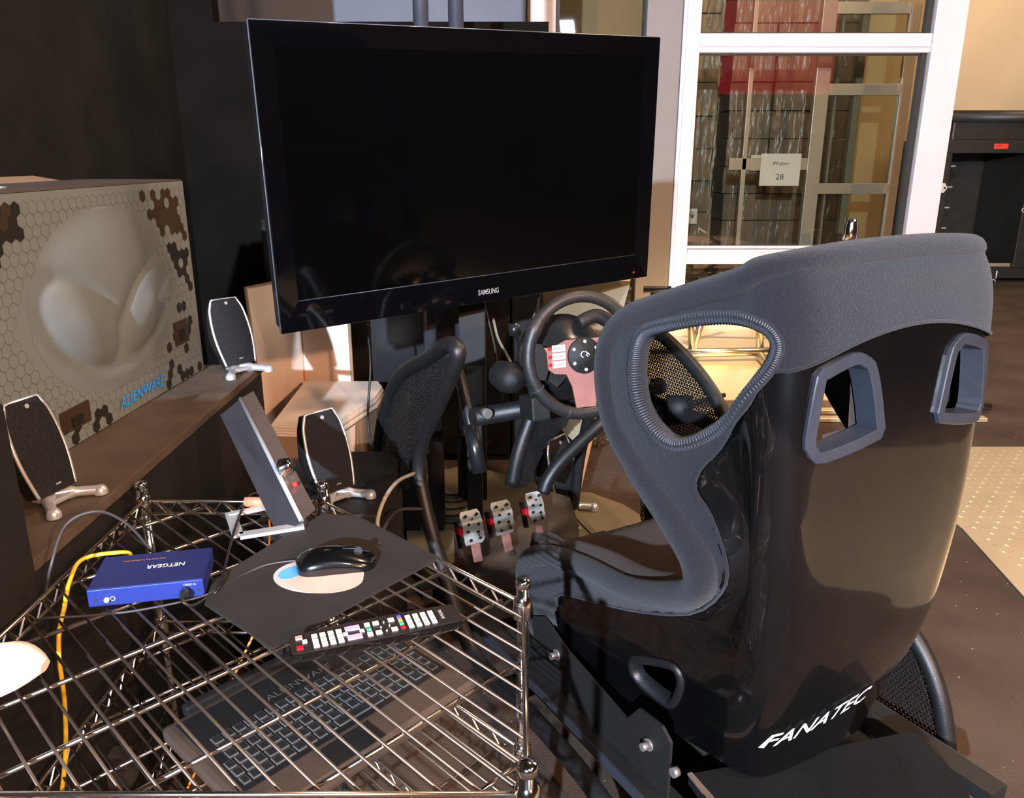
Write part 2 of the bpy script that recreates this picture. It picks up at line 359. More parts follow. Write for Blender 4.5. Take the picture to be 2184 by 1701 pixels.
struct(obj('trim_8', MB().box((2.935, WY + 0.02, 2.4), (0.05, 0.05, 4.8)).box((0.32, WY + 0.02, 2.4), (0.03, 0.05, 4.8)), 'gasket'))
for i, (x0, x1, z0, z1) in enumerate([(1.318, 2.95, 2.05, 4.7), (1.318, 2.95, 0.56, 1.92), (1.318, 2.95, 0.1, 0.44), (0.31, 0.94, 0.05, 4.7)]):
    struct(obj('window_%d' % (i + 1), MB().box(((x0 + x1) / 2, WY + 0.03, (z0 + z1) / 2), (x1 - x0, 0.008, z1 - z0)), 'glass'))
    for w_ in [bpy.data.objects['window_%d' % (i + 1)]]:
        g = MB()
        for (a, b, c, d) in ((x0, x1, z0, z0 + 0.012), (x0, x1, z1 - 0.012, z1), (x0, x0 + 0.012, z0, z1), (x1 - 0.012, x1, z0, z1)):
            g.box(((a + b) / 2, WY + 0.02, (c + d) / 2), (b - a, 0.014, d - c))
        obj('window_gasket', g, 'gasket', w_)
# vestibule door leaf and its frames behind the glass
dr = struct(obj('door_1', MB().box((2.9, 7.25, 1.2), (0.06, 0.07, 2.4)).box((2.72, 7.25, 1.2), (0.02, 0.05, 2.4)), 'frame_bronze'))
d = MB().box((2.56, 7.2, 1.2), (0.07, 0.05, 2.4), bev=0.004).box((3.28, 7.2, 1.2), (0.09, 0.05, 2.4), bev=0.004)
for z in (0.06, 0.95, 1.75, 2.37): d.box((2.92, 7.2, z), (0.65, 0.05, 0.09), bev=0.004)
obj('door_leaf_frame', d, 'frame_bronze', dr)
obj('door_glass', MB().box((2.92, 7.2, 1.2), (0.64, 0.006, 2.3)), 'glass', dr)
struct(obj('door_2', MB().box((2.42, 6.75, 1.2), (0.11, 0.06, 2.4), bev=0.004).box((1.86, 6.75, 1.2), (0.035, 0.05, 2.4), bev=0.003).box((2.1, 6.75, 1.16), (0.72, 0.05, 0.09), bev=0.003), 'frame_bronze'))
# treadplate sheets and bright plates on the floor
def polyfloor(name, pts, th, m, z0=0.001):
    return obj(name, MB().quadslab([(x, y, z0) for x, y in pts], th), m)
tr = polyfloor('tread_plate', [(1.49, 2.0), (1.56, 2.54), (1.56, 3.35), (3.4, 3.35), (3.4, -0.3), (1.42, -0.3)], 0.004, 'tread')
tag(tr, 'diamond pattern metal floor plate at the right edge, behind the racing seat', 'floor plate')
lug = MB()
for i in range(34):
    for j in range(30):
        x = 1.60 + i * 0.036; y = 2.02 + j * 0.044; a = radians(45 if (i + j) % 2 else -45)
        if x > 2.75: continue
        R3 = Matrix.Rotation(a, 3, 'Z')
        lug.add([R3 @ Vector(p) + Vector((x, y, 0)) for p in ((-0.013, 0, 0.005), (0, -0.0035, 0.005), (0.013, 0, 0.005), (0, 0.0035, 0.005), (0, 0, 0.0075))], [(0, 1, 4), (1, 2, 4), (2, 3, 4), (3, 0, 4)])
lo = obj('raised_lug', lug, 'tread', tr, world=True); lo['kind'] = 'stuff'
pl = polyfloor('bright_plate', [(0.75, 4.05), (1.75, 4.05), (2.1, 6.05), (0.6, 6.05)], 0.006, 'plate')
tag(pl, 'brightly lit pale metal plate on the floor before the glazed wall', 'floor plate')
s = obj('metal_strip', MB().box((1.6, 3.72, 0.012), (1.4, 0.045, 0.02), bev=0.003), 'plate'); tag(s, 'nearer narrow bright metal strip on the floor seen through the seat belt hole', 'strip')
s = obj('metal_strip', MB().box((1.6, 3.85, 0.012), (1.4, 0.045, 0.02), bev=0.003), 'plate'); tag(s, 'farther narrow bright metal strip on the floor before the bright plate', 'strip')
# red sign high on the rear wall, seen only in reflections
rb = obj('red_sign', MB().box((5.9, -6.86, 3.45), (2.5, 0.06, 1.9), bev=0.01), 'banner'); tag(rb, 'glowing red sign high on the rear wall behind the viewer', 'sign')
#@@SEAT
# ------------------------------------------------------------------ racing seat
seat = thing('racing_seat', 'black bucket racing seat with glossy shell and grey-black fabric, in the foreground', 'seat', mat4=RM.copy())
ROWS = [  # Fc,zc | Fr,Rr,zr | Fl,Rl,zl
 (-.03,.19, .00,.165,.19, .49,.235,.15),
 (-.05,.27, -.01,.185,.27, .565,.255,.24),
 (-.075,.35, -.035,.20,.35, .580,.265,.35),
 (-.09,.42, -.055,.215,.42, .50,.27,.425),
 (-.10,.48, -.065,.225,.48, .34,.275,.475),
 (-.105,.54, -.07,.23,.54, .19,.275,.50),
 (-.11,.60, -.072,.235,.60, .055,.27,.56),
 (-.112,.66, -.074,.24,.66, .035,.265,.615),
 (-.112,.72, -.074,.243,.72, .085,.27,.665),
 (-.110,.78, -.072,.245,.78, .18,.275,.725),
 (-.108,.84, -.07,.248,.84, .255,.28,.79),
 (-.104,.90, -.067,.25,.90, .285,.28,.86),
 (-.098,.96, -.063,.25,.96, .283,.28,.93),
 (-.09,1.02, -.06,.25,1.02, .24,.275,.985),
 (-.075,1.072, -.055,.248,1.056, .14,.268,1.030),
 (-.05,1.114, -.042,.243,1.094, .01,.258,1.074)]
RW = np.array(ROWS)
def rowat(t):     # t in 0..15
    n = len(RW) - 1; t = min(max(t, 0), n - 1e-6); i = int(t); f = t - i
    p1, p2 = RW[i], RW[i + 1]; p0 = RW[i - 1] if i > 0 else 2 * p1 - p2; p3 = RW[i + 2] if i + 2 <= n else 2 * p2 - p1
    return 0.5 * (2 * p1 + (p2 - p0) * f + (2 * p0 - 5 * p1 + 4 * p2 - p3) * f * f + (3 * p1 - p0 - 3 * p2 + p3) * f ** 3)
def seat_pt(u, t, off=0.0):       # u -1..1 across (left lip .. right lip), t row
    s = -1 if u < 0 else 1; a = abs(u)
    Fc, zc, Fr, Rr, zr, Fl, Rl, zl = rowat(t)
    d = Fr - Fc
    rec = 0.022 * max(0, min(1, (t - 2) / 2)) * max(0, min(1, (12 - t) / 2))
    ctl = [(-.5 * Rr, Fc + .1 * d, zc), (0, Fc, zc), (.5 * Rr, Fc + .10 * d, zc * .9 + zr * .1), (.86 * Rr, Fc + .5 * d, (zc + zr) / 2), (Rr, Fr + .03, zr),
           (Rr - rec + .2 * (Rl - Rr), Fr + .03 + .22 * (Fl - Fr - .03), zr + .22 * (zl - zr)), (Rr - rec * .3 + .65 * (Rl - Rr), Fr + .03 + .6 * (Fl - Fr - .03), zr + .6 * (zl - zr)), (Rl, Fl, zl)]
    ctl.append(tuple(2 * np.array(ctl[-1]) - np.array(ctl[-2])))
    q = a * 6; i = min(int(q), 5); f = q - i
    p0, p1, p2, p3 = [np.array(ctl[k]) for k in (i, i + 1, i + 2, i + 3)]
    p = 0.5 * (2 * p1 + (p2 - p0) * f + (2 * p0 - 5 * p1 + 4 * p2 - p3) * f * f + (3 * p1 - p0 - 3 * p2 + p3) * f ** 3)
    return Vector((s * p[0], p[1], p[2]))
WING = [(0.190,0.968),(0.158,0.982),(0.123,0.994),(0.075,1.008),(0.030,1.017),(-0.010,1.019),(-0.036,1.012),(-0.048,0.998),(-0.048,0.980),(-0.038,0.955),(-0.014,0.920),(0.036,0.861),(0.069,0.830),(0.105,0.806),(0.137,0.802),(0.173,0.819),(0.199,0.848),(0.210,0.884),(0.210,0.920),(0.205,0.948)]
BELT = [(-0.132,0.966),(-0.112,0.960),(-0.098,0.945),(-0.078,0.868),(-0.085,0.855),(-0.180,0.838),(-0.194,0.846),(-0.200,0.862),(-0.190,0.940),(-0.180,0.952)]
TRI = [(0.243,0.301),(0.220,0.318),(0.143,0.350),(0.124,0.341),(0.124,0.315),(0.146,0.263),(0.169,0.248),(0.226,0.257),(0.246,0.275)]
COV = [(-0.3,1.05),(-0.103,0.967),(-0.066,0.945),(-0.026,0.905),(0.007,0.867),(0.041,0.812),(0.068,0.771),(0.070,0.736),(0.035,0.703),(0.000,0.637),(0.007,0.585),(0.087,0.499),(0.238,0.427),(0.444,0.357),(0.470,0.304),(0.476,0.10),(0.9,0.1),(0.9,1.3),(-0.3,1.3)]
NU, NT = 200, 190
def region(p, au):
    if au > 0.38 and inpoly(p.y, p.z, WING): return 'hole'
    if au > 0.52:
        if inpoly(p.y, p.z, TRI): return 'hole'
    if au < 0.62 and inpoly(-abs(p.x), p.z, BELT): return 'hole'
    if au < 0.56:
        if p.z > 1.008 - 0.055 * (abs(p.x) / .25) ** 2: return 'fab'
        return 'shell'
    return 'fab' if inpoly(p.y, p.z, COV) else 'shell'
us = [-1 + 2 * i / NU for i in range(NU + 1)]; ts = [15 * j / NT for j in range(NT + 1)]
PG = [[seat_pt(u, t) for u in us] for t in ts]
def nrm_at(i, j):
    a = PG[min(j + 1, NT)][i] - PG[max(j - 1, 0)][i]; b = PG[j][min(i + 1, NU)] - PG[j][max(i - 1, 0)]
    return a.cross(b).normalized()       # checked below to point outwards
NG = [[nrm_at(i, j) for i in range(NU + 1)] for j in range(NT + 1)]
sgn = 1 if NG[NT // 2][NU // 2].y < 0 else -1
NG = [[n * sgn for n in r] for r in NG]
cls = {}
for j in range(NT):
    for i in range(NU):
        p = (PG[j][i] + PG[j + 1][i + 1] + PG[j][i + 1] + PG[j + 1][i]) / 4; cls[(j, i)] = region(p, abs(us[i] + 1.0 / NU))
def sheet(want, off):
    mb = MB(); idx = {}
    def vid(j, i):
        if (j, i) not in idx: idx[(j, i)] = len(mb.v); mb.v.append(PG[j][i] + NG[j][i] * off)
        return idx[(j, i)]
    for (j, i), c in cls.items():
        if c in want: mb.f.append([vid(j, i), vid(j, i + 1), vid(j + 1, i + 1), vid(j + 1, i)]); mb.sm.append(True)
    return mb
obj('shell', sheet(('shell', 'fab'), 0.0), 'gloss', seat)
obj('fabric_cover', sheet(('fab',), 0.006), 'fabric', seat)
obj('inner_lining', sheet(('shell', 'fab'), -0.018), 'fabric', seat)
# padded roll round the whole lip
lipL = [seat_pt(-1, t) for t in np.linspace(0.0, 15, 60)]; topc = [seat_pt(u, 15) for u in np.linspace(-1, 1, 60)][1:-1]
lipR = [seat_pt(1, t) for t in np.linspace(15, 0.0, 60)]
roll = lipL + topc + lipR
for _ in range(14):
    roll = [roll[0]] + [roll[i] if roll[i].z < 1.0 else (roll[i - 1] + roll[i] * 2 + roll[i + 1]) / 4 for i in range(1, len(roll) - 1)] + [roll[-1]]
def rr(p): return 0.020 + 0.012 * max(0, 1 - abs(p.z - .62) / .14) + 0.006 * max(0, 1 - abs(p.z - .40) / .1)
obj('padded_rim', MB().tube(roll, [rr(p) for p in roll], 14), 'fabric', seat)
# walls and trims of the openings
def on_wing(F, zz, s):
    best = None
    for u in np.linspace(0.5, 1.0, 60):
        for dt in (0,):
            pass
    return None
def findpt(fn, target, u0, u1, t0, t1):
    bu, bt = (u0 + u1) / 2, (t0 + t1) / 2; su, st = (u1 - u0) / 2, (t1 - t0) / 2
    for it in range(7):
        best = 1e9
        for a in np.linspace(-1, 1, 9):
            for b in np.linspace(-1, 1, 9):
                u = min(max(bu + a * su, u0), u1); t = min(max(bt + b * st, t0), t1); q = fn(seat_pt(u, t)); e = (q[0] - target[0]) ** 2 + (q[1] - target[1]) ** 2
                if e < best: best = e; cu, ct = u, t
        bu, bt = cu, ct; su *= 0.4; st *= 0.4
    p = seat_pt(bu, bt); e = 1e-3
    a = seat_pt(bu, bt + .02) - seat_pt(bu, bt - .02); b = seat_pt(bu + e, bt) - seat_pt(bu - e, bt); n = a.cross(b).normalized() * sgn
    return p, n
def ring(poly, fn, rng, sm=3):
    pts = spl([(a, b, 0) for a, b in poly], sm, True); out = [findpt(fn, (p.x, p.y), *rng) for p in pts]; return out
wingR = ring(WING, lambda p: (p.y, p.z), (0.36, 1.0, 6, 15), 4)
beltR_ = ring(BELT, lambda p: (-p.x, p.z), (0.0, 0.6, 8, 14), 3)
triR = ring(TRI, lambda p: (p.y, p.z), (0.5, 1.0, 0, 6), 3)
mir = lambda v: Vector((-v.x, v.y, v.z))
def band(rg, prof):     # prof: list of (inward offset, normal offset) sections around an opening
    n = len(rg); c = sum((p for p, _ in rg), Vector()) / n; P = []
    for k in range(n + 1):
        p, nm = rg[k % n]; tg = (rg[(k + 1) % n][0] - rg[k - 1 if k else n - 1][0]) if k < n else (rg[1][0] - rg[n - 1][0])
        tg.normalize(); inw = nm.cross(tg)
        if inw.dot(c - p) < 0: inw = -inw
        P.append([p + inw * a + nm * b for a, b in prof])
    return P
for side in (1, -1):
    f = (lambda r: r) if side == 1 else (lambda r: [(mir(p), mir(n)) for p, n in r])
    r = f(wingR)
    ruf = MB().grid(band(r, [(-.016, .004), (-.014, .009), (-.006, .011), (.002, .007), (.006, -.004), (.006, -.020), (.0, -.026)]))
    rim = obj('wing_hole_rim', ruf, 'fabric', seat)
    st_ = MB(); n = len(r)
    P = band(r, [(-.013, .010), (.001, .0085), (.0065, -.004)])
    for k in range(0, n):
        for h in (0.0, 0.5):
            a = [P[k][q].lerp(P[k + 1][q], h) for q in range(3)]
            st_.tube(a, 0.0016, 4)
    so = obj('gather_stitching', st_, M.setdefault('stitch', mat('stitch', (0.05, 0.055, 0.07), 0.4, var=0.1)), rim); so['kind'] = 'stuff'
    r = f(beltR_)
    obj('belt_hole_bezel', MB().grid(band(r, [(-.014, .0), (-.0135, .006), (-.012, .0075), (.003, .0075), (.0045, .006), (.006, -.028), (.0, -.030)]), False), 'bezel', seat)
    r = f(triR)
    obj('side_hole_bezel', MB().grid(band(r, [(-.009, .001), (-.008, .005), (0, .008), (.006, .006), (.009, -.012), (.009, -.02)])), 'tube', seat)
# seam piping of the cover
pc = []
for u in np.linspace(-0.58, 0.58, 70):
    pass
seam = MB()
def bseam(s):
    pts = []
    for x in np.linspace(0, .246, 20):
        p, n = findpt(lambda q: (q.x, q.z), (x, 1.008 - 0.055 * (x / .25) ** 2), 0, .62, 10, 15); pts.append(p + n * .006)
    for F, zz in COV[3:15]:
        p, n = findpt(lambda q: (q.y, q.z), (F, zz), .5, 1.0, 0, 15); pts.append(p + n * .006)
    if s < 0: pts = [mir(p) for p in pts]
    return spl(pts, 3)
for s_ in (1, -1): seam.tube(bseam(s_), 0.0032, 6)
obj('cover_piping', seam, 'fabric', seat)
# underside / bottom closing and cushion
bot = MB()
P = []
for u in np.linspace(-1, 1, 41):
    a = seat_pt(u, 0.0); P.append([a, Vector((a.x * .8, a.y, a.z - .0)) * 1.0, Vector((0, a.y, a.z))])
bot.grid(P, True)
obj('shell_underside', bot, 'gloss', seat)
# front apron (fabric) between the two front edges
P = []
for t in np.linspace(0, 3.0, 12):
    a = seat_pt(-1, t); b = seat_pt(1, t); row = []
    for k in np.linspace(0, 1, 15):
        p = a.lerp(b, k); p.y += .02 * sin(pi * k); p.z -= (0.05 * sin(pi * k) if t > 2.5 else 0); row.append(p)
    P.append(row)
obj('front_apron', MB().grid(P), 'fabric', seat)
# cushions
P = []
for F in np.linspace(.10, .56, 24):
    row = []
    for k in np.linspace(-1, 1, 31):
        zz = .375 + .05 * ((F - .1) / .46) + .055 * abs(k) ** 3 + (-.03 * max(0, (F - .5) / .06)) + .008 * cos(k * pi / 2)
        row.append(Vector((k * (.185 + .075 * (F - .1) / .46), F, zz)))
    P.append(row)
cu = MB().grid(P)
obj('seat_cushion', cu, 'fabric_in', seat, mods=[('SOLIDIFY', dict(thickness=.03))])
P = []
for F in np.linspace(-.06, .082, 10):
    row = []
    for k in np.linspace(-1, 1, 31):
        zz = .375 + .07 * (1 - (F + .06) / .142) ** 2 + .05 * abs(k) ** 3; row.append(Vector((k * .178, F, zz)))
    P.append(row)
obj('rear_cushion', MB().grid(P), 'fabric_in', seat, mods=[('SOLIDIFY', dict(thickness=.03))])
P = []
for t in np.linspace(4, 11.5, 30):
    row = []
    for k in np.linspace(-.29, .29, 21):
        p = seat_pt(k, t); row.append(p + Vector((0, .024 + .016 * cos(k / .29 * pi / 2), 0)))
    P.append(row)
cf = [q for q in P]
bp = MB(); 
for i in range(len(P) - 1):
    for j in range(20):
        q = (P[i][j] + P[i + 1][j + 1]) / 2
        if inpoly(-abs(q.x), q.z, [(x * 1.0, z) for x, z in BELT]): continue
        bp.add([P[i][j], P[i][j + 1], P[i + 1][j + 1], P[i + 1][j]], [(0, 1, 2, 3)], True)
weld(obj('back_cushion', bp, 'fabric_in', seat))
# thigh bolster pads
for s in (-1, 1):
    pts = [seat_pt(s, t) + Vector((-s * .045, 0, -.004)) for t in np.linspace(2.7, 6.2, 16)]
    obj('thigh_bolster', MB().tube(pts, [.026] * 3 + [.030] * 10 + [.024] * 3, 14), 'fabric_in', seat)
# lettering on the lower back
lt = text('lettering', 'FANATEC', 'white', seat, (0, 0, 0), X1, Z, .050, world=False, shear=0.35, width=.232, bold=0.012)
PS = np.array([[PG[j][i].x, PG[j][i].z, PG[j][i].y] for j in range(0, 80) for i in range(NU // 2 - 62, NU // 2 + 63)])
cA, cB = Vector((-.172, .290)), Vector((.052, .328)); dv = (cB - cA).normalized()
for v in lt.data.vertices:
    q = cA.lerp(cB, .5) + dv * v.co.x + Vector((-dv.y * 1.0, 1)) * v.co.z
    d2 = (PS[:, 0] - q.x) ** 2 + (PS[:, 1] - q.y) ** 2; k4 = np.argsort(d2)[:4]; w4 = 1 / (d2[k4] + 1e-7)
    v.co = (q.x, float((PS[k4, 2] * w4).sum() / w4.sum()) - .0042, q.y)
# seat side brackets with bolts
for s in (-1, 1):
    R0 = s * .262
    prof = [(.56, .245), (.50, .275), (.40, .245), (.20, .215), (.165, .262), (.10, .268), (.075, .25), (.075, .13), (.56, .13)]
    br = MB().quadslab([(R0, a, b) for a, b in prof], .006 * s, X1)
    b_ = obj('side_bracket', br, 'matt', seat)
    for F, zz in ((.44, .215), (.13, .208)):
        obj('bolt', MB().cyl((R0 + s * .006, F, zz), (R0 + s * .010, F, zz), .012, 14).cyl((R0 + s * .010, F, zz), (R0 + s * .024, F, zz), .0075, 10), 'boltm', b_)
#@@RIG
# ------------------------------------------------------------------ cockpit frame that carries the seat
rig = thing('cockpit_frame', 'black tubular cockpit frame with perforated side panels around the racing seat', 'frame', mat4=RM.copy())
TR = .0185
tl = spl([(-.36, .02, .05), (-.36, .151, .112), (-.36, .365, .125), (-.36, .60, .11), (-.36, .70, .14), (-.36, .805, .249), (-.36, .90, .37), (-.36, .945, .48), (-.36, .915, .575), (-.36, .81, .70), (-.36, .72, .815), (-.36, .715, .845), (-.36, .76, .845), (-.36, .87, .79), (-.36, 1.05, .70), (-.36, 1.19, .54), (-.36, 1.27, .30), (-.36, 1.30, .05)], 6)
obj('side_tube', MB().tube(tl, TR, 14), 'tube', rig)
trr = spl([(.36, .50, .06), (.36, .50, .30), (.36, .56, .50), (.36, .645, .62), (.36, .76, .705), (.36, .92, .77), (.36, 1.04, .76), (.36, 1.16, .60), (.36, 1.26, .30), (.36, 1.30, .05)], 6)
obj('side_tube', MB().tube(trr, TR, 14), 'tube', rig)
for s in (1, -1):
    if s < 0: continue
    rp = spl([(s * .36, .40, .30), (s * .36, .20, .325), (s * .36, .085, .305), (s * .36, .02, .262), (s * .36, -.03, .19), (s * .36, -.062, .10), (s * .36, -.078, .02)], 6)
    obj('rear_hoop', MB().tube(rp, TR, 14), 'tube', rig)
    poly = [(p.y + .0, p.z - .0) for p in rp] + [(.40, .03)]
    pm = perf(MB(), poly, lambda a, b, s=s: Vector((s * .36, a, b)), .0098, .0028)
    o = obj('rear_mesh_panel', pm, 'tube', rig, mods=[('SOLIDIFY', dict(thickness=.0012))]); o['kind'] = 'stuff'
polyL = [(p.y, p.z) for p in tl if p.y > .76 and p.z > .30]
polyL = [(.95, .45), (.925, .575), (.83, .70), (.74, .80), (.78, .83), (.87, .79), (1.05, .70), (1.18, .54), (1.24, .36), (1.0, .40)]
pm = perf(MB(), polyL, lambda a, b: Vector((-.36 - .0, a, b)), .0085, .0021)
o = obj('front_mesh_panel', pm, 'tube', rig, mods=[('SOLIDIFY', dict(thickness=.0012))]); o['kind'] = 'stuff'
polyR = [(.52, .10), (.52, .30), (.58, .50), (.665, .62), (.78, .70), (.93, .76), (.99, .60), (.93, .10)]
pm = perf(MB(), polyR, lambda a, b: Vector((.36, a, b)), .0105, .0028)
o = obj('front_mesh_panel', pm, 'tube', rig, mods=[('SOLIDIFY', dict(thickness=.0012))]); o['kind'] = 'stuff'
obj('panel_brace', MB().tube([(.355, .97, .78), (.352, .88, .10)], .014, 10), 'tube', rig)
obj('panel_brace', MB().box((.355, .76, .565), (.012, .30, .035)), 'matt', rig)
# inner small hoop tube on the left, telescopic tube, cross bar
q = [rsd(x, y, -.30) for x, y in ((905, 960), (880, 940), (850, 945), (830, 980), (822, 1060), (820, 1140))]
obj('inner_tube', MB().tube(spl(q, 5), .017, 12), 'tube', rig)
a = rsd(978, 790, -.20); b = rsd(1003, 905, -.20); c = rsd(1024, 1008, -.20)
ft = obj('telescopic_tube', MB().tube([a, b, c], .014, 14), 'tube', rig)
obj('tube_sleeve', MB().tube([b, c], .0195, 16), 'plastic', ft)
a = rfw(1008, 890, .92); b = rfw(1410, 822, .92)
cb = obj('cross_bar', MB().tube([a, b], .024, 16), 'tube', rig)
for (x, y) in ((1037, 880), (1374, 810), (1383, 880)):
    p = rfw(x, y, .885); obj('bolt_head', MB().cyl(p + Vector((0, .012, 0)), p + Vector((0, -.012, 0)), .0125, 14), 'boltm', cb)
# right hand clamp and knob (shifter mount)
p = rfw(1388, 888, .86)
cl = obj('clamp_block', MB().box(p, (.07, .06, .06), bev=.006).cyl(p, p + Vector((.09, -.03, .0)), .028, 18), 'matt', rig)
obj('clamp_knob', MB().cyl(rfw(1450, 868, .80) + Vector((-.03, .02, 0)), rfw(1450, 868, .80) + Vector((.025, -.02, 0)), .034, 20), 'matt', cl)
obj('lever_rod', MB().tube([rfw(1455, 865, .80), rfw(1545, 842, .80)], .007, 10), 'tube', cl)
# centre column below the wheel
cp = [rfw(x, y, 1.0) for x, y in ((1165, 870), (1225, 872), (1210, 905), (1160, 960), (1140, 1010), (1125, 1040), (1092, 1042), (1100, 1000), (1125, 920))]
pm = perf(MB(), [(p.x, p.z) for p in cp], lambda a, b: Vector((a, 1.0, b)), .0075, .0021)
o = obj('column_mesh', pm, 'tube', rig, mods=[('SOLIDIFY', dict(thickness=.0012))]); o['kind'] = 'stuff'
q = [rfw(x, y, .99) for x, y in ((1330, 850), (1290, 893), (1235, 945), (1195, 985), (1170, 1020), (1158, 1050))]
obj('column_tube', MB().tube(spl(q, 5), [.026] * 5 + [.020] * 21, 12), 'tube', rig)
q = [rfw(x, y, 1.01) for x, y in ((1150, 850), (1125, 910), (1105, 970), (1092, 1035))]
obj('column_tube', MB().tube(spl(q, 5), .021, 12), 'tube', rig)
# lower longitudinal rails under the seat, cross members
for s in (-1, 1):
    obj('base_rail', MB().box((s * .275, .36, .115), (.05, 1.15, .03)).box((s * .25, .30, .09), (.012, .8, .09)), 'matt', rig)
    obj('rail_edge', MB().box((s * .302, .36, .118), (.004, 1.15, .022)), 'bezel', rig)
for F in (.05, .55, 1.05): obj('cross_member', MB().box((0, F, .075), (.66, .06, .03), bev=.004), 'matt', rig)
for s in (1,): obj('rail_plank', MB().box((s * .335, .34, .028), (.06, 1.0, .05), bev=.002), 'plank', rig)
# black top plate behind the seat
q = [(1469, 1650), (1735, 1601), (1935, 1560), (1962, 1566), (2030, 1640), (2100, 1745), (1540, 1745)]
tp = obj('rear_step', MB().quadslab([az(x, y, .175) for x, y in q], -.022), 'carpet2', rig, world=True)
obj('step_edge', MB().quadslab([az(1466, 1652, .172), az(1475, 1649, .172), az(1560, 1745, .172), az(1540, 1745, .172)], .004), 'plank', tp, world=True)
obj('corner_screw', MB().cyl(rsd(1445, 1643, -.27) , rsd(1445, 1643, -.27) + Vector((-.012, 0, 0)), .009, 12), 'boltm', rig)
# ------------------------------------------------------------------ pedals
WR = RM.to_3x3()
ped = thing('pedal_set', 'three drilled metal pedals with red arms on a dark sloping base', 'pedals', mat4=RM.copy())
bq = [az(x, y, z) for x, y, z in ((968, 1140, .16), (1150, 1040, .22), (1215, 1060, .20), (1235, 1120, .15), (1230, 1165, .12), (1005, 1235, .11))]
bb = [Vector((p.x, p.y, .07)) for p in bq]
n = len(bq)
obj('pedal_base', MB().add(bq + bb, [list(range(n)), list(range(n, 2 * n))[::-1]] + [(i, (i + 1) % n, (i + 1) % n + n, i + n) for i in range(n)]), 'pedalbase', ped, world=True)
bl = [az(1005, 1235, .11), az(1230, 1165, .12), az(1190, 1300, .075), az(1010, 1330, .075)]
obj('heel_plate', MB().quadslab(bl, -.012), 'pedalbase', ped, world=True)
def pedal(px, py, w_, h_, Y):
    c = ay(px, py, Y); sx = RM.to_3x3() @ X1; nrm = (RM.to_3x3() @ Vector((0, -.92, .38))).normalized(); up = nrm.cross(sx).normalized()
    if up.z < 0: up = -up
    R3 = Matrix((sx, up, nrm)).transposed()
    P = []
    fr = obj('pedal_face', _plate(c, R3, w_, h_), 'steel', ped, world=True)
    hl = MB()
    for j, (hx, hy) in enumerate([(-.28, .36), (.28, .36), (-.2, .1), (.28, .06), (-.28, -.1), (.2, -.16), (-.24, -.36), (.24, -.34)]):
        q = c + R3 @ Vector((hx * w_, hy * h_, .0035)); hl.cyl(q - nrm * .002, q + nrm * .0006, .0042, 12)
    obj('drill_hole', hl, 'matt', fr, world=True)
    st = MB()
    for hx, hy in ((0, .25), (.18, -.25)):
        q = c + R3 @ Vector((hx * w_, hy * h_, .004)); st.cyl(q, q + nrm * .002, .0028, 8)
    obj('screw', st, 'chrome', fr, world=True)
    b0 = c - up * h_ * .45; obj('pedal_arm', MB().box(b0 - up * .028 - nrm * .008, (w_ * .42, .05, .006), R3, bev=.001), 'redspoke', ped, world=True)
    obj('pedal_arm_side', MB().box(c - sx * w_ * .55 - up * h_ * .15 - nrm * .03, (.006, h_ * .8, .022), R3), 'matt', ped, world=True)
    obj('red_damper', MB().cyl(c - sx * w_ * .48 - up * h_ * .02 - nrm * .035, c - sx * w_ * .42 - up * h_ * .1 - nrm * .005, .0125, 16), 'red', ped, world=True)
def _plate(c, R3, w_, h_):
    m = MB(); n = 16; P = []
    for i in range(n + 1):
        v = -.5 + i / n; bend = .010 * (abs(v) * 2) ** 2.5 * (-1 if v > 0 else -1) + .002 * sin(v * 14)
        ww = w_ * (.5 - .10 * max(0, abs(v) * 2 - .8) / .2)
        P.append([c + R3 @ Vector((k * ww, v * h_, bend)) for k in (-1, -.5, 0, .5, 1)])
    m.grid(P)
    P2 = [[p - R3 @ Vector((0, 0, .003)) for p in r] for r in P]; m.grid(P2)
    for i in range(n):
        for k in (0, 4): m.add([P[i][k], P[i + 1][k], P2[i + 1][k], P2[i][k]], [(0, 1, 2, 3)])
    for i in (0, n):
        for k in range(4): m.add([P[i][k], P[i][k + 1], P2[i][k + 1], P2[i][k]], [(0, 1, 2, 3)])
    return m
pedal(1009, 1124, .062, .094, 2.02); pedal(1074, 1103, .062, .094, 2.08); pedal(1144, 1083, .052, .094, 2.14)
obj('screw', MB().cyl(az(1092, 1183, .125), az(1092, 1180, .14), .008, 10), 'chrome', ped, world=True)
# ------------------------------------------------------------------ beige board and slotted rails under the pedals
q = [(1000, 990), (1070, 1010), (1180, 1045), (1260, 1050), (1330, 1075), (1385, 1110), (1405, 1160), (1300, 1230), (1180, 1280), (1000, 1300), (870, 1180), (860, 1020)]
bo = obj('beige_board', MB().quadslab([az(x, y, .05) for x, y in q], -.03), 'board'); tag(bo, 'beige board with rounded end lying under the pedals and rig front', 'board')
sr = thing('slotted_rail', 'flat beige metal rail with two long dark slots, right of the pedals', 'rail', loc=az(1270, 1140, .06))
obj('rail_body', MB().quadslab([az(x, y, .075) for x, y in ((1165, 1078), (1218, 1070), (1300, 1168), (1252, 1190), (1225, 1190))], -.012), 'board', sr, world=True)
for a, b in (((1195, 1100), (1262, 1185)), ((1222, 1098), (1290, 1170))):
    p, r = az(*a, .0758), az(*b, .0758); obj('slot', MB().tube([p, r], .0022, 6), 'matt', sr, world=True)
for a in ((1197, 1097), (1232, 1129)):
    p = az(*a, .076); obj('rail_bolt', MB().cyl(p, p + Z * .008, .010, 12), 'steel', sr, world=True)
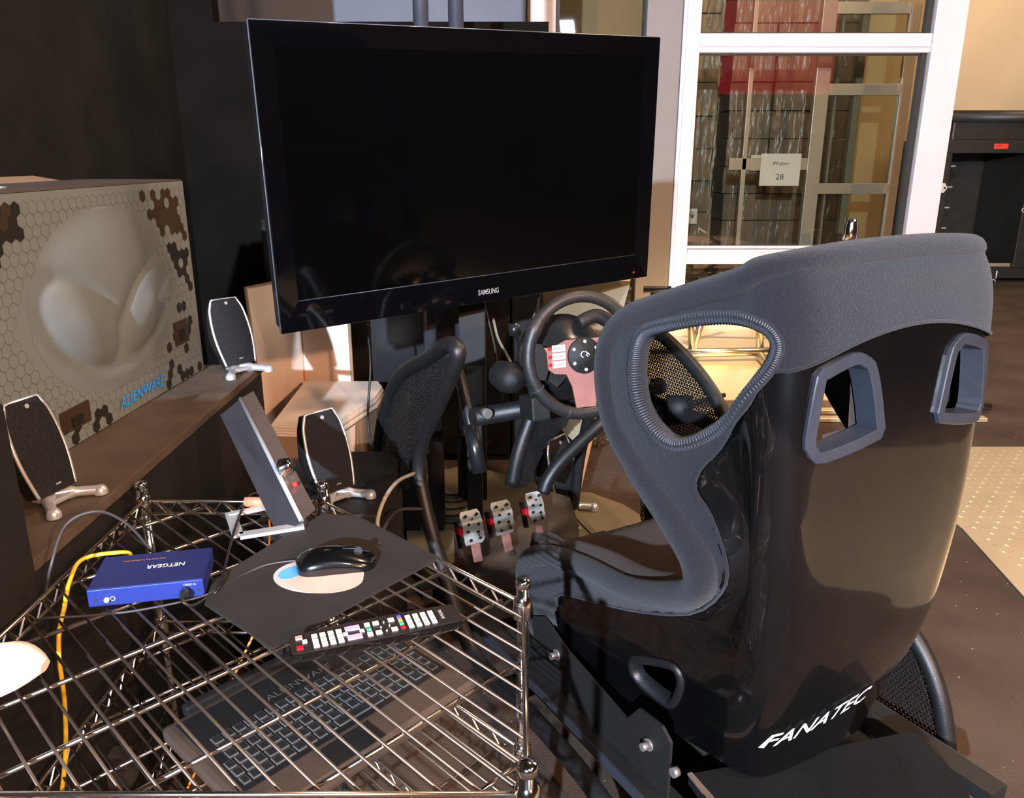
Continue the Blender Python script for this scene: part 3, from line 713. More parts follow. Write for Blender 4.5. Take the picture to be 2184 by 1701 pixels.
# ------------------------------------------------------------------ steering wheel and base
WC = Vector((-.005, .775, 0)); WC = RMI @ ay(1243, 757, 1.90)
wn = Vector((-.16, -1, .18)).normalized(); wx = Vector((1, -.16, .0)); wx = (wx - wn * wx.dot(wn)).normalized(); wup = wx.cross(wn)
if wup.z < 0: wup = -wup
wh = thing('steering_wheel', 'black leather gaming steering wheel with metal spokes and labelled buttons', 'steering wheel', mat4=RM @ Matrix.Translation(WC))
def W(x, y, z): return wx * x + wup * y + wn * z
RWL = .142
rimp = []; rad = []
for k in range(72):
    a = 2 * pi * k / 72; rimp.append(W(RWL * cos(a), RWL * sin(a) * (1.0 if sin(a) > -.86 else 1), 0))
    g = max(0, 1 - abs(((a - radians(150) + pi) % (2 * pi)) - pi) / .22) + max(0, 1 - abs(((a - radians(30) + pi) % (2 * pi)) - pi) / .22)
    rad.append(.0155 + .004 * g)
rm = obj('rim', MB().tube(rimp, rad, 16, closed=True), 'leather', wh)
for a in (150, 210, 330, 30, 250, 290):
    a = radians(a); c0 = W(RWL * cos(a), RWL * sin(a), 0); t = W(-sin(a), cos(a), 0)
    obj('rim_seam', MB().tube([c0 - t * .001, c0 + t * .001], .0185 if abs(sin(a)) < .6 else .0162, 16), 'stitch', rm)
# spokes
def sp(poly, z0, th): return MB().quadslab([W(x, y, z0) for x, y in poly], th, wn)
obj('spoke', sp([(-.124, .030), (-.085, .024), (-.045, .040), (.045, .040), (.085, .024), (.124, .030), (.124, -.004), (.08, -.038), (.048, -.042), (.034, -.075), (.026, -.126), (-.026, -.126), (-.034, -.075), (-.048, -.042), (-.08, -.038), (-.124, -.004)], .002, .004), 'redspoke', wh)
hub = obj('hub', MB().lathe([(0, .016), (.022, .016), (.025, .013), (.042, .013), (.044, .011), (.044, .002)], Matrix((wx, wup, wn)).transposed().to_4x4(), 36), 'matt', wh)
for k in range(6):
    a = radians(90 + 60 * k); c0 = W(.034 * cos(a), .034 * sin(a), .013); obj('hub_bolt', MB().cyl(c0, c0 + wn * .003, .0042, 12), 'steel', hub)
lg = MB().tube([W(-.006 + .007 * cos(radians(q_)), .003 + .007 * sin(radians(q_)), .0175) for q_ in range(60, 300, 30)], .0012, 5).tube([W(.000, .010, .0175), W(.005, .004, .0175), W(.001, .001, .0175), W(.006, -.003, .0175)], .0014, 5).tube([W(.006, .006, .0175), W(.010, .000, .0175)], .0012, 5)
obj('hub_emblem', lg, 'white', hub)
text('hub_lettering', 'Logitech', 'bezel', hub, W(0, -.010, .0168), wx, wup, .006, world=False)
for i, (tx, yy) in enumerate((('RESET', .022), ('LAP TIMES', .003), ('LIGHTS', -.016))):
    o = obj('button_label', MB().box(W(-.066, yy, .0068), (.034, .016, .001), Matrix((wx, wup, wn)).transposed()), 'paper', wh)
    text('label_text', tx, 'ink', o, W(-.066, yy, .0075), wx, wup, .008, world=False, width=.026)
    c0 = W(-.089, yy, .006); obj('red_button', MB().cyl(c0, c0 + wn * .003, .0045, 12), 'red', wh)
for s in (-1, 1):
    obj('thumb_pad', sp([(s * .128, .040), (s * .108, .034), (s * .098, .015), (s * .096, -.030), (s * .105, -.052), (s * .130, -.045)], .001, .007), 'matt', wh)
obj('shift_paddle', sp([(-.075, .022), (-.085, -.055), (-.06, -.075), (-.03, -.05), (-.02, .02)], -.030, .003).quadslab([W(x, y, -.03) for x, y in ((.075, .022), (.085, -.055), (.06, -.075), (.03, -.05), (.02, .02))], .003, wn), 'matt', wh)
ba = thing('wheel_base', 'dark rounded wheel base housing clamped behind the steering wheel', 'wheel base', mat4=RM @ Matrix.Translation(WC))
hb = Matrix((wx, wup, wn)).transposed().to_4x4()
obj('housing', MB().lathe([(0, -.20), (.085, -.20), (.108, -.17), (.112, -.12), (.095, -.075), (.060, -.052), (.045, -.028), (0, -.028)], Matrix.Translation(W(0, -.012, 0)) @ hb, 32), 'plastic', ba)
obj('side_bulge', MB().lathe([(0, -.03), (.025, -.028), (.036, -.01), (.040, .02), (.036, .05), (.025, .07), (0, .075)], Matrix.Translation(W(-.155, -.045, -.15)) @ Matrix.Rotation(radians(90), 4, 'X'), 20), 'matt', ba)
obj('housing_flange', MB().tube(spl([W(-.10, .085, -.07), W(-.118, .03, -.08), (W(-.115, -.04, -.09)), W(-.095, -.12, -.10)], 6), .006, 8), 'plastic', ba)
obj('clamp_leg', MB().box(W(-.09, -.13, -.11), (.05, .06, .09), hb.to_3x3(), bev=.006), 'matt', ba)
obj('clamp_leg', MB().box(W(.09, -.13, -.11), (.05, .06, .09), hb.to_3x3(), bev=.006), 'matt', ba)
obj('clamp_screw', MB().cyl(W(-.135, .055, -.10), W(-.135, .085, -.10), .015, 16), 'plastic', ba)
obj('wheel_stalk_mount', MB().tube(spl([W(.02, .075, -.06), W(.07, .09, -.06), W(.11, .07, -.06)], 5), .018, 10), 'matt', ba)
#@@TV
# ------------------------------------------------------------------ television
yaw, tilt, rl = .581, .052, .038
r_ = Vector((cos(yaw), sin(yaw), 0)); n0 = Vector((sin(yaw), -cos(yaw), 0)); u2 = Z * cos(tilt) + n0 * sin(tilt)
tx_ = (r_ * cos(rl) + u2 * sin(rl)).normalized(); ty_ = (u2 * cos(rl) - r_ * sin(rl)).normalized(); tn_ = tx_.cross(ty_)
if tn_.y > 0: tn_ = -tn_
TC = Vector((-.07, 2.261, 1.196)); TW, TH = 1.2, 1.2 / 1.7
def T(x, y, z=0): return TC + tx_ * x + ty_ * y + tn_ * z
tv = thing('television', 'large flat black television with glossy bezel on poles behind the wheel', 'television', loc=TC)
RT = Matrix((tx_, ty_, tn_)).transposed()
obj('cabinet', MB().box(T(0, 0, -.035), (TW - .01, TH - .01, .05), RT, bev=.008), 'plastic', tv, world=True)
hw, hh = TW / 2, TH / 2; bw, bb_ = .052, .075
prof = [(0, -.012), (0, .0), (.004, .005), (.03, .007), (1.0, -.002)]
def loop(f, z):       # f 0 outer .. 1 inner
    x0 = -hw + bw * f; x1 = hw - bw * f; y1 = hh - .052 * f; y0 = -hh + bb_ * f
    return [T(x0, y0, z), T(x1, y0, z), T(x1, y1, z), T(x0, y1, z), T(x0, y0, z)]
bz = MB().grid([loop(f, z) for f, z in prof], False)
bezel = obj('bezel', bz, 'tvbez', tv, world=True)
er = MB(); L = loop(0, -.002)
for i in range(4): er.tube([L[i], L[i + 1]], .0022, 6)
obj('bezel_edge', er, mat('clear_edge', (.16, .17, .20), .12, .4, var=.05), bezel, world=True)
L = loop(1, -.001); er = MB().tube([L[0], L[1]], .0012, 6); obj('lower_line', er, 'bezel', bezel, world=True)
obj('screen', MB().box(T(0, (bb_ - .052) / 2, -.008), (TW - 2 * bw + .004, TH - bb_ - .052 + .004, .01), RT), 'screen', tv, world=True)
p = apl(1040, 621, TC, tn_)
text('brand_lettering', 'SAMSUNG', 'silver', bezel, p + tn_ * .005, tx_, ty_, .021, width=.068, bold=.008)
p = apl(1349, 580, TC, tn_); obj('standby_light', MB().cyl(p + tn_ * .002, p + tn_ * .006, .0025, 10), 'redglow', bezel, world=True)
text('touch_lettering', '- VOL +    - CH +    MENU', 'tube', bezel, apl(672, 667, TC, tn_) + tn_ * .006, tx_, ty_, .012, width=.09)
# stand poles behind the screen
st = thing('screen_stand', 'pair of tall dark vertical poles carrying the television', 'stand', loc=(-.24, 2.72, 0))
for x, y, nm in ((897, 20, 'pole'), (972, 20, 'pole')):
    p = ay(x, y, 2.72); obj(nm, MB().cyl((p.x, 2.72, 0), (p.x, 2.72, 4.8), .024, 16), M.setdefault('pole', mat('pole_grey', (.05, .055, .075), .4, .2, var=.1)), st, world=True)
p = ay(1010, 760, 2.6)
obj('stand_column', MB().box((p.x, 2.55, .62), (.085, .06, 1.0), bev=.004), 'matt', st, world=True)
obj('mount_plate', MB().box((-.24, 2.66, 1.2), (.30, .03, .30), bev=.003).box((-.2, 2.56, 1.2), (.12, .22, .06)), 'matt', st, world=True)
obj('stand_foot', MB().box((-.24, 2.66, .03), (.55, .34, .02), bev=.003), 'matt', st, world=True)
for x in (885, 935, 1015):
    p = az(x, 1120, .05); obj('stand_leg', MB().box((p.x, 2.45, .33), (.05, .05, .55), bev=.004), 'matt', st, world=True)
# dark cabinets behind the stand
cb_ = thing('dark_cabinet', 'tall black cabinet with thin pale door edges behind the television stand', 'cabinet', loc=(-.33, 3.3, 0))
obj('carcass', MB().box((-.33, 3.35, .50), (1.30, .28, 1.0), bev=.005), 'wall_black', cb_, world=True)
for i in range(4):
    o = obj('door', MB().box((-.33 - .49 + i * .325, 3.20, .50), (.31, .018, .94), bev=.003), 'plastic', cb_, world=True)
    obj('door_edge', MB().box((-.33 - .49 + i * .325 + .157, 3.192, .50), (.004, .01, .94)), 'bezel', o, world=True)
#@@LEFT
# ------------------------------------------------------------------ ledge, cartons and speakers on the left
lg_ = thing('low_cabinet', 'long low black cabinet with brown top under the laptop carton', 'cabinet', loc=(-1.05, 1.62, 0))
obj('cabinet_body', MB().box((-1.05, 1.62, .33), (.69, 1.14, .66)), 'matt', lg_, world=True)
obj('cabinet_top', MB().box((-1.05, 1.62, .67), (.70, 1.15, .02), bev=.002), 'ledge', lg_, world=True)  # top is a lighter brown than the black body
tb = obj('black_panel', MB().box((-.93, .80, .465), (.50, .46, .93), bev=.004), 'matt'); tag(tb, 'tall plain black cabinet at the left edge, in front of the carton', 'cabinet')
# laptop carton
A0 = Vector((-.90, 1.30, .683)); A1 = Vector((-.845, 2.14, .683)); Hc = .497
ax = (A1 - A0); Lc = ax.length; ax.normalize(); an = Vector((ax.y, -ax.x, 0)); Dc = .30
ct = thing('laptop_carton', 'large grey carton printed with hexagons and an alien face, on the low cabinet', 'box', loc=(A0 + A1) / 2 - an * .15)
A0x = A0 - ax * .35; L2 = Lc + .35
def CT(u, v, dd=0): return A0x + ax * u + Z * v + an * dd
def hex_mat():
    m = bpy.data.materials.new('carton_grey'); m.use_nodes = True; nt = m.node_tree; b = nt.nodes['Principled BSDF']
    tc = nn(nt, 'ShaderNodeTexCoord'); n = nn(nt, 'ShaderNodeTexNoise'); n.inputs['Scale'].default_value = 3
    nt.links.new(tc.outputs['Object'], n.inputs['Vector']); r = nn(nt, 'ShaderNodeValToRGB')
    r.color_ramp.elements[0].color = (.145, .18, .182, 1); r.color_ramp.elements[1].color = (.185, .22, .222, 1)
    nt.links.new(n.outputs['Fac'], r.inputs['Fac']); nt.links.new(r.outputs[0], b.inputs['Base Color']); b.inputs['Roughness'].default_value = .42
    return m
M['carton'] = hex_mat()
M['hexline'] = mat('hex_line', (.11, .12, .11), .5, var=.1)
M['hexblk'] = mat('hex_black', (.012, .012, .010), .5, var=.1)
M['hexbrn'] = mat('hex_brown', (.035, .022, .012), .5, var=.1)
M['hexgold'] = mat('hex_gold', (.16, .11, .04), .5, var=.1)
bx = MB(); c8 = [CT(.1, 0), CT(L2, 0), CT(L2, 0, -Dc), CT(.1, 0, -Dc)]
bx.quadslab(c8, Hc, Z); body = obj('carton_body', bx, 'carton', ct, world=True)
# hexagon print on the face
hr = .0145; lines = MB(); blk = MB(); brn = MB(); gold = MB(); random.seed(3)
nx = int(L2 / (hr * 1.732)) ; nz = int(Hc / (hr * 1.5))
def hexpt(cx, cz, k, rr_): a = radians(60 * k + 30); return CT(cx + rr_ * cos(a), cz + rr_ * sin(a), .0006)
def face_in(cx, cz): return ((cx - .72) / .33) ** 2 + ((cz - .25) / .20) ** 2
for j in range(nz):
    for i in range(nx):
        cx = (i + .5 + .5 * (j % 2)) * hr * 1.732; cz = (j + .6) * hr * 1.5
        if cx > L2 - hr or cz > Hc - hr * .8 or cx < .1 + hr: continue
        e = face_in(cx, cz)
        tl_ = max(0, 1 - ((cx - .33) ** 2 / .05 + (cz - .47) ** 2 / .028)); tr_ = max(0, 1 - ((cx - L2 + .04) ** 2 / .045 + (cz - .5) ** 2 / .026))
        bt_ = max(0, .75 - (cz / .10)) * (1 if cx > .25 else .3); ed = (.24 if cx > L2 - .12 or cx < .42 else .10) if e > 1.35 else 0
        pr = max(min(.85, tl_ * 1.9), min(.75, tr_ * 1.3), bt_, ed)
        if e < .95 or (.73 < cx < .99 and cz < .06): pr = 0
        if random.random() < pr:
            tgt = brn if (tr_ > .2 or (tl_ > .2 and random.random() < .3)) else (gold if (cx < .5 and .22 < cz < .34 and random.random() < .5) else blk)
            tgt.add([hexpt(cx, cz, k, hr * 1.0) for k in range(6)], [tuple(range(6))])
        if e > .55:
            P = [hexpt(cx, cz, k, hr * 1.0) for k in range(6)]; Q = [hexpt(cx, cz, k, hr * .93) for k in range(6)]
            for k in range(6): lines.add([P[k] - an * .0002, P[(k + 1) % 6] - an * .0002, Q[(k + 1) % 6] - an * .0002, Q[k] - an * .0002], [(0, 1, 2, 3)])
for nm, mb, mm in (('hexagon_outline', lines, 'hexline'), ('black_hexagons', blk, 'hexblk'), ('brown_hexagons', brn, 'hexbrn'), ('gold_hexagons', gold, 'hexgold')):
    o = obj(nm, mb, mm, body, world=True); o['kind'] = 'stuff'
# embossed face relief
P = []; NXF, NZF = 90, 70
def relief(x, y):     # x,y in -1..1 centred on the face
    r2 = x * x * 1.02 + y * y; dome = max(0, 1 - r2); h = .014 * dome * dome * (3 - 2 * dome)
    for s in (-1, 1):
        ex, ey = s * .44, -.16; a = radians(-52) * -s
        dx, dy = x - ex, y - ey; lx = dx * cos(a) + dy * sin(a); ly = -dx * sin(a) + dy * cos(a)
        q = sqrt((lx / .60) ** 2 + (ly / .30) ** 2); k = max(0, 1 - q); k = k * k * (3 - 2 * k)
        h += .010 * k - .006 * math.exp(-((q - 1.05) / .20) ** 2) * min(1, dome * 3)
    return h
for j in range(NZF + 1):
    row = []
    for i in range(NXF + 1):
        x = -1 + 2 * i / NXF; y = -1 + 2 * j / NZF
        row.append(CT(.80 + x * .30, .262 + y * .20, .0004 + max(0, relief(x, y)) - (.002 if max(abs(x), abs(y)) > .98 else 0)))
    P.append(row)
fm = MB()
for j in range(NZF):
    for i in range(NXF):
        x = -1 + 2 * (i + .5) / NXF; y = -1 + 2 * (j + .5) / NZF
        if x * x + (y / 1.03) ** 2 < .93: fm.add([P[j][i], P[j][i + 1], P[j + 1][i + 1], P[j + 1][i]], [(0, 1, 2, 3)], True)
fo = obj('face_emblem', fm, mat('emblem_grey', (.175, .21, .215), .42, .1, var=.04), body, world=True)
weld(fo)
text('brand_lettering', 'ALIENWARE', 'printblue', body, CT(.86, .032, .004), ax, Z, .036, width=.205, bold=.01, shear=.2)
for (u, v, a, b) in ((.60, .055, .10, .045), (1.085, .125, .075, .06)):
    q = obj('carry_slot', MB().box(CT(u, v, .001), (a, .004, b), Matrix((ax, an, Z)).transposed(), bev=.001), 'hexbrn', body, world=True)
    obj('slot_catch', MB().box(CT(u, v - .006, .004), (a * .35, .006, b * .4), Matrix((ax, an, Z)).transposed()), 'matt', q, world=True)
obj('top_flap', MB().quadslab([CT(.1, Hc + .001, -.004), CT(L2, Hc + .001, -.004), CT(L2 - .0, Hc + .001, -.26), CT(.1, Hc + .001, -.26)], .003), mat('carton_top', (.085, .070, .055), .45, var=.1), ct, world=True)
obj('rear_flap', MB().quadslab([CT(.1, Hc + .001, -.262), CT(L2 - .1, Hc + .001, -.262), CT(L2 - .1, Hc + .012, -.33), CT(.1, Hc + .012, -.33)], .003), 'cardboard', ct, world=True)
ov = MB(); ov.lathe([(.052, 0), (.052, .002), (.056, .002), (.056, 0)], Matrix.Translation(CT(.62, Hc + .0045, -.14)) @ Matrix.Diagonal((1, 1, 1, 1)), 32)
obj('seal_ring', ov, 'silver', ct, world=True)

def speaker(name_label, loc, rotz, lean, s=1.0, group='satellite speakers'):
    t = thing('satellite_speaker', name_label, 'speaker', loc=loc, rotz=rotz)
    H_, W_, D_ = .165 * s, .098 * s, .085 * s
    Rl = Matrix.Rotation(radians(lean), 4, 'X'); T0 = Matrix.Translation((0, .01, .022 * s)) @ Rl
    def prof(z):   # half width at height
        v = z / H_; return W_ / 2 * (.80 + .20 * sin(pi * min(1, max(0, v)))) * (1 - .15 * max(0, v - .85) / .15)
    nz, nk = 22, 26; P = []; G = []; E = []
    for j in range(nz + 1):
        z = H_ * j / nz; hw_ = prof(z); row = []
        for k in range(nk + 1):
            a = pi * k / nk; row.append(T0 @ Vector((-hw_ * cos(a), D_ * (.95 - .35 * abs(j / nz - .45) * 2) * max(0, sin(a)) ** .8, z)))
        P.append(row)
        G.append([T0 @ Vector((x * hw_ * .96, -.010 * s * (1 - (x) ** 2) * sin(pi * (.08 + .84 * j / nz)) ** .5 - .003 * s, z)) for x in np.linspace(-1, 1, 13)])
    bd = MB().grid(P)
    bd.add([p for p in P[-1]], [tuple(range(nk + 1))]); bd.add([p for p in P[0]], [tuple(range(nk + 1))[::-1]])
    obj('enclosure', bd, 'plastic', t)
    g = MB().grid(G); g.add([G[0][0], G[0][-1], T0 @ Vector((prof(0), 0, 0)), T0 @ Vector((-prof(0), 0, 0))], [(0, 1, 2, 3)]); g.add([G[-1][0], G[-1][-1], T0 @ Vector((prof(H_), 0, H_)), T0 @ Vector((-prof(H_), 0, H_))], [(0, 1, 2, 3)])
    gr = obj('grille', g, 'foam', t)
    ed = [T0 @ Vector((-prof(H_ * j / nz) * 1.0, -.001, H_ * j / nz)) for j in range(nz + 1)]
    ed2 = [T0 @ Vector((prof(H_ * j / nz) * 1.0, -.001, H_ * j / nz)) for j in range(nz, -1, -1)]
    obj('silver_trim', MB().tube(ed + ed2, .0032 * s, 8), 'silver', t)
    obj('badge', MB().cyl(T0 @ Vector((0, -.008 * s, H_ * .93)), T0 @ Vector((0, -.0105 * s, H_ * .93)), .004 * s, 12), 'silver', gr)
    obj('badge', MB().box(T0 @ Vector((0, -.0085 * s, H_ * .08)), (.010 * s, .003, .003 * s)), 'silver', gr)
    ft_ = MB().box((0, .02 * s, .010 * s), (.05 * s, .05 * s, .010 * s), bev=.004 * s)
    for sx in (-1, 1):
        ft_.tube(spl([(0, .03 * s, .012 * s), (sx * .03 * s, .0, .009 * s), (sx * .052 * s, -.030 * s, .007 * s)], 5), [.012 * s] * 5 + [.009 * s] * 6, 10)
    fo_ = obj('foot', ft_, 'silver', t)
    for sx in (-1, 1): obj('foot_tip', MB().lathe([(0, .016 * s), (.008 * s, .015 * s), (.012 * s, .008 * s), (.012 * s, .0)], Matrix.Translation((sx * .052 * s, -.030 * s, 0)), 14), 'silver', fo_)
    return t
p = az(520, 795, .682); speaker('black satellite speaker on silver foot at the far end of the low cabinet', p, radians(48), -20, 1.08)
p = az(108, 1052, .682); speaker('black foam-fronted speaker on silver foot between the black cabinet and the carton', p + Vector((.045, -.04, 0)), radians(74), -16, .98)
bx_ = obj('subwoofer', MB().box((-.43, 1.84, .24), (.26, .40, .48), bev=.006), 'matt'); tag(bx_, 'black floor box carrying a satellite speaker behind the wire shelf', 'subwoofer')
speaker('black foam-fronted satellite speaker beside the open white carton, behind the wire shelf', az(728, 1068, .482), radians(48), -18, 1.12)
speaker('dark satellite speaker on the beige board beneath the steering wheel', az(1218, 1095, .052), radians(52), -14, 1.45)
# open white cartons with a stack of boards
wc = thing('open_carton', 'tall open carton with white inner panels behind the speakers, left of the screen stand', 'box', loc=(-.65, 2.7, 0))
Lb = az(572, 872, .44); Bb = az(650, 812, .44); Rb = az(752, 812, .44) + Vector((0, 0, 0))
Lb = ay(566, 850, 2.74); Bb = ay(650, 812, 2.95); Rb = ay(752, 812, 2.90); Lb.z = 0; Bb.z = 0; Rb.z = 0
Lt = ay(523, 612, 2.74); Bt = Bb + Z * .9; Rt = Rb + Z * .9; Bt.z = Rt.z = Lt.z
for a, b, c, d_, nm in ((Lb, Bb, Bt, Lt, 'left_panel'), (Bb, Rb, Rt, Bt, 'rear_panel')):
    nrm_ = (b - a).cross(Z).normalized(); obj(nm, MB().quadslab([a, b, c, d_], -.008 , nrm_), 'cardwhite', wc, world=True)
obj('panel_edge', MB().tube([Lb, Lt, Bt], .006, 6).tube([Rb, Rt], .006, 6), 'cardboard', wc, world=True)
obj('panel_seam', MB().tube([Bb, Bt], .004, 6), 'orange', wc, world=True)
sb = thing('board_stack', 'stack of pale flat boards lying on a brown carton behind the speaker', 'boards', loc=(-.62, 2.55, .40))
q = [az(578, 905, .44), az(640, 907, .44), az(700, 912, .44), az(800, 846, .44), az(815, 824, .44), az(805, 812, .44), az(650, 812, .44)]
for k in range(4):
    obj('board', MB().quadslab([p + Vector((.004 * (k % 2), .003 * k, -.0105 * k - .010)) for p in q], .009), 'cardwhite', sb, world=True)
q2 = [Vector((p.x, p.y + .01, .0)) for p in (q[0], q[2], q[3], q[4], q[6])]
bc = thing('brown_carton', 'brown carton with white panel and yellow label below the pale boards', 'box', loc=(-.62, 2.55, 0))
obj('carton_body', MB().quadslab([p for p in q2], .397), 'cardboard', bc, world=True)
fa, fb = Vector((q2[1].x, q2[1].y, 0)), Vector((q2[2].x, q2[2].y, 0)); fd = (fb - fa).normalized(); fn = Vector((fd.y, -fd.x, 0))
def BC(u, v, o_=.002): return fa + fd * u + Z * v + fn * o_
Lf = (fb - fa).length
obj('white_panel', MB().quadslab([BC(.0, .08), BC(Lf * .35, .08), BC(Lf * .5, .39), BC(.0, .39)], .0015, fn), 'cardwhite', bc, world=True)
lb_ = obj('yellow_label', MB().quadslab([BC(Lf * .12, .17, .004), BC(Lf * .44, .17, .004), BC(Lf * .44, .30, .004), BC(Lf * .12, .30, .004)], .001, fn), 'amber', bc, world=True)
obj('label_arc', MB().tube(spl([BC(Lf * .16, .25, .006), BC(Lf * .28, .265, .006), BC(Lf * .40, .25, .006)], 5), .007, 6), 'maroon', lb_, world=True)
# leaning white boards behind the wheel
wb = obj('leaning_board', MB().quadslab([ay(x, y, yy) for x, y, yy in ((1185, 905, 2.62), (1250, 965, 2.55), (1345, 600, 2.75), (1155, 600, 3.0), (1105, 800, 2.95))], .012, Y1), 'board'); tag(wb, 'large pale board leaning upright behind the steering wheel', 'board')
wb2 = obj('leaning_board', MB().quadslab([ay(x, y, 2.9) for x, y in ((1325, 595), (1345, 595), (1240, 1040), (1220, 1040))], .015, Y1), 'cardwhite'); tag(wb2, 'narrow pale strip board leaning right of the large board behind the wheel', 'board')
# crumpled clear plastic bag
def blob(name, c, rad_, m, amp=.3, seedv=1, n=20, sc=(1, 1, 1)):
    random.seed(seedv); ph = [(random.uniform(2, 7), random.uniform(2, 7), random.uniform(0, 6)) for _ in range(6)]
    P = []
    for j in range(n + 1):
        th_ = pi * j / n; row = []
        for k in range(n * 2 + 1):
            f = 2 * pi * (k % (n * 2)) / (n * 2); rr_ = rad_ * (1 + amp * sum(sin(round(a) * f + c_) * sin(round(b) * th_) for a, b, c_ in ph) / 3)
            row.append(Vector(c) + Vector((rr_ * sin(th_) * cos(f) * sc[0], rr_ * sin(th_) * sin(f) * sc[1], rr_ * cos(th_) * sc[2])))
        P.append(row)
    return obj(name, MB().grid(P, False), m)
bgp = blob('plastic_bag', az(1272, 962, 0) + Vector((0, .05, .085)), .09, 'film', .5, 4, 14, (.8, .7, .95)); tag(bgp, 'crumpled clear plastic bag on the floor behind the wheel', 'bag')
# paper scraps / small boxes on the floor behind the stand
for x, y, a, s_, lab in ((1035, 800, 20, .11, 'small grey box lying left of the wheel base'), (1072, 830, -30, .08, 'small white box lying below the wheel base'), (1030, 858, 5, .06, 'little white packet lying behind the cross bar')):
    p = az(x, y, .02); o = obj('small_box', MB().box(p + Z * .02, (s_, s_ * .6, .04), Matrix.Rotation(radians(a), 3, 'Z'), bev=.002), 'paper'); tag(o, lab, 'box')
# cables
def cable(pts, r, m, label, n=7):
    o = obj('cable', MB().tube(spl(pts, n), r, 7), m); tag(o, label, 'cable'); return o
cable([ay(783, 690, 2.5), ay(790, 780, 2.5), ay(785, 900, 2.45), az(800, 1010, .25), az(770, 1090, .1)], .004, 'cableblk', 'thin black cable hanging from the television left of the screen stand')
cable([ay(1035, 655, 2.6), ay(1055, 740, 2.55), ay(1062, 800, 2.5), ay(1072, 850, 2.5)], .004, 'cableblk', 'thin black cable hanging right of the stand column')
cable([ay(1052, 680, 2.6), ay(1062, 720, 2.5), ay(1080, 755, 2.4), ay(1098, 790, 2.35)], .0045, 'cablelite', 'pale grey twin cable running down to the wheel base')
cable([ay(1150, 628, 2.5), ay(1140, 690, 2.4), ay(1112, 715, 2.2), ay(1105, 745, 2.1)], .005, 'cableblk', 'black cable curving from the television into the wheel base')
cable([ay(885, 1008, 1.75), ay(850, 1025, 1.65), ay(822, 1060, 1.55), ay(805, 1110, 1.5), ay(812, 1150, 1.5)], .0045, 'cablelite', 'pale cable arching beside the left side tube of the rig')
cable([ay(900, 1085, 1.85), ay(850, 1088, 1.75), ay(822, 1120, 1.6), ay(812, 1160, 1.55)], .004, 'cable', 'lower grey cable curving at the foot of the left side tube')
random.seed(11)
for k in range(5):
    y0 = 1045 + k * 15; o = obj('cable', MB().tube(spl([az(830, y0 + 8, .056), az(900, y0 - 6, .056), az(960, y0 + 10, .056), az(1030, y0 - 4, .056)], 6), .003, 5), 'cableblk')
    tag(o, ('farthest', 'second farthest', 'middle', 'second nearest', 'nearest')[k] + ' of five thin black cables on the beige board', 'cable', 'thin black cables on the beige board')
#@@SHELF
# ------------------------------------------------------------------ wire shelf unit
sh = thing('wire_shelf', 'five-sided chrome wire shelf unit with three tiers in the left foreground', 'shelf', loc=(-.32, .99, 0))
XA, XD, YD, YA = -.66, .015, .638, 1.326; XB, YC = -.337, .986
PEN = [(XA, YA), (XB, YA), (XD, YC), (XD, YD), (XA, YD)]
NM = ['post'] * 5
ph_ = 0.683
for k, (x, y) in enumerate(PEN):
    po = MB().cyl((x, y, .03), (x, y, ph_), .0088, 14)
    o = obj('post', po, 'chrome', sh, world=True)
    gr_ = MB()
    for q in range(24): gr_.tube([(x, y, .06 + q * .0254 - .0008), (x, y, .06 + q * .0254 + .0008)], .0092, 12, cap=False)
    obj('post_groove', gr_, 'gasket', o, world=True)
    obj('post_cap', MB().lathe([(0, ph_ + .009), (.0085, ph_ + .008), (.0108, ph_ + .004), (.0108, ph_ - .004), (.009, ph_ - .005)], Matrix.Translation((x, y, 0)), 16), 'chrome', o, world=True)
    obj('leveling_foot', MB().lathe([(.006, .035), (.006, .012), (.014, .010), (.014, .0)], Matrix.Translation((x, y, 0)), 14), 'plastic', o, world=True)
    for zt in (.65, .405, .16):
        obj('corner_collar', MB().lathe([(.0095, zt - .022), (.0145, zt - .018), (.0125, zt + .012), (.0095, zt + .016)], Matrix.Translation((x, y, 0)), 16), 'chrome', o, world=True)
def clip(p, d, inset=0.0):      # line p + s d inside the pentagon
    smin, smax = -9, 9; n = len(PEN); cx, cy = -.32, .99
    for i in range(n):
        a, b = PEN[i], PEN[(i + 1) % n]; ex, ey = b[0] - a[0], b[1] - a[1]; nx_, ny_ = -ey, ex; L_ = sqrt(nx_ * nx_ + ny_ * ny_); nx_ /= L_; ny_ /= L_
        if (cx - a[0]) * nx_ + (cy - a[1]) * ny_ < 0: nx_, ny_ = -nx_, -ny_
        num = (p[0] - a[0]) * nx_ + (p[1] - a[1]) * ny_ - inset; den = d[0] * nx_ + d[1] * ny_
        if abs(den) < 1e-9:
            if num < 0: return None
            continue
        s_ = -num / den
        if den > 0: smin = max(smin, s_)
        else: smax = min(smax, s_)
    return (smin, smax) if smax - smin > .02 else None
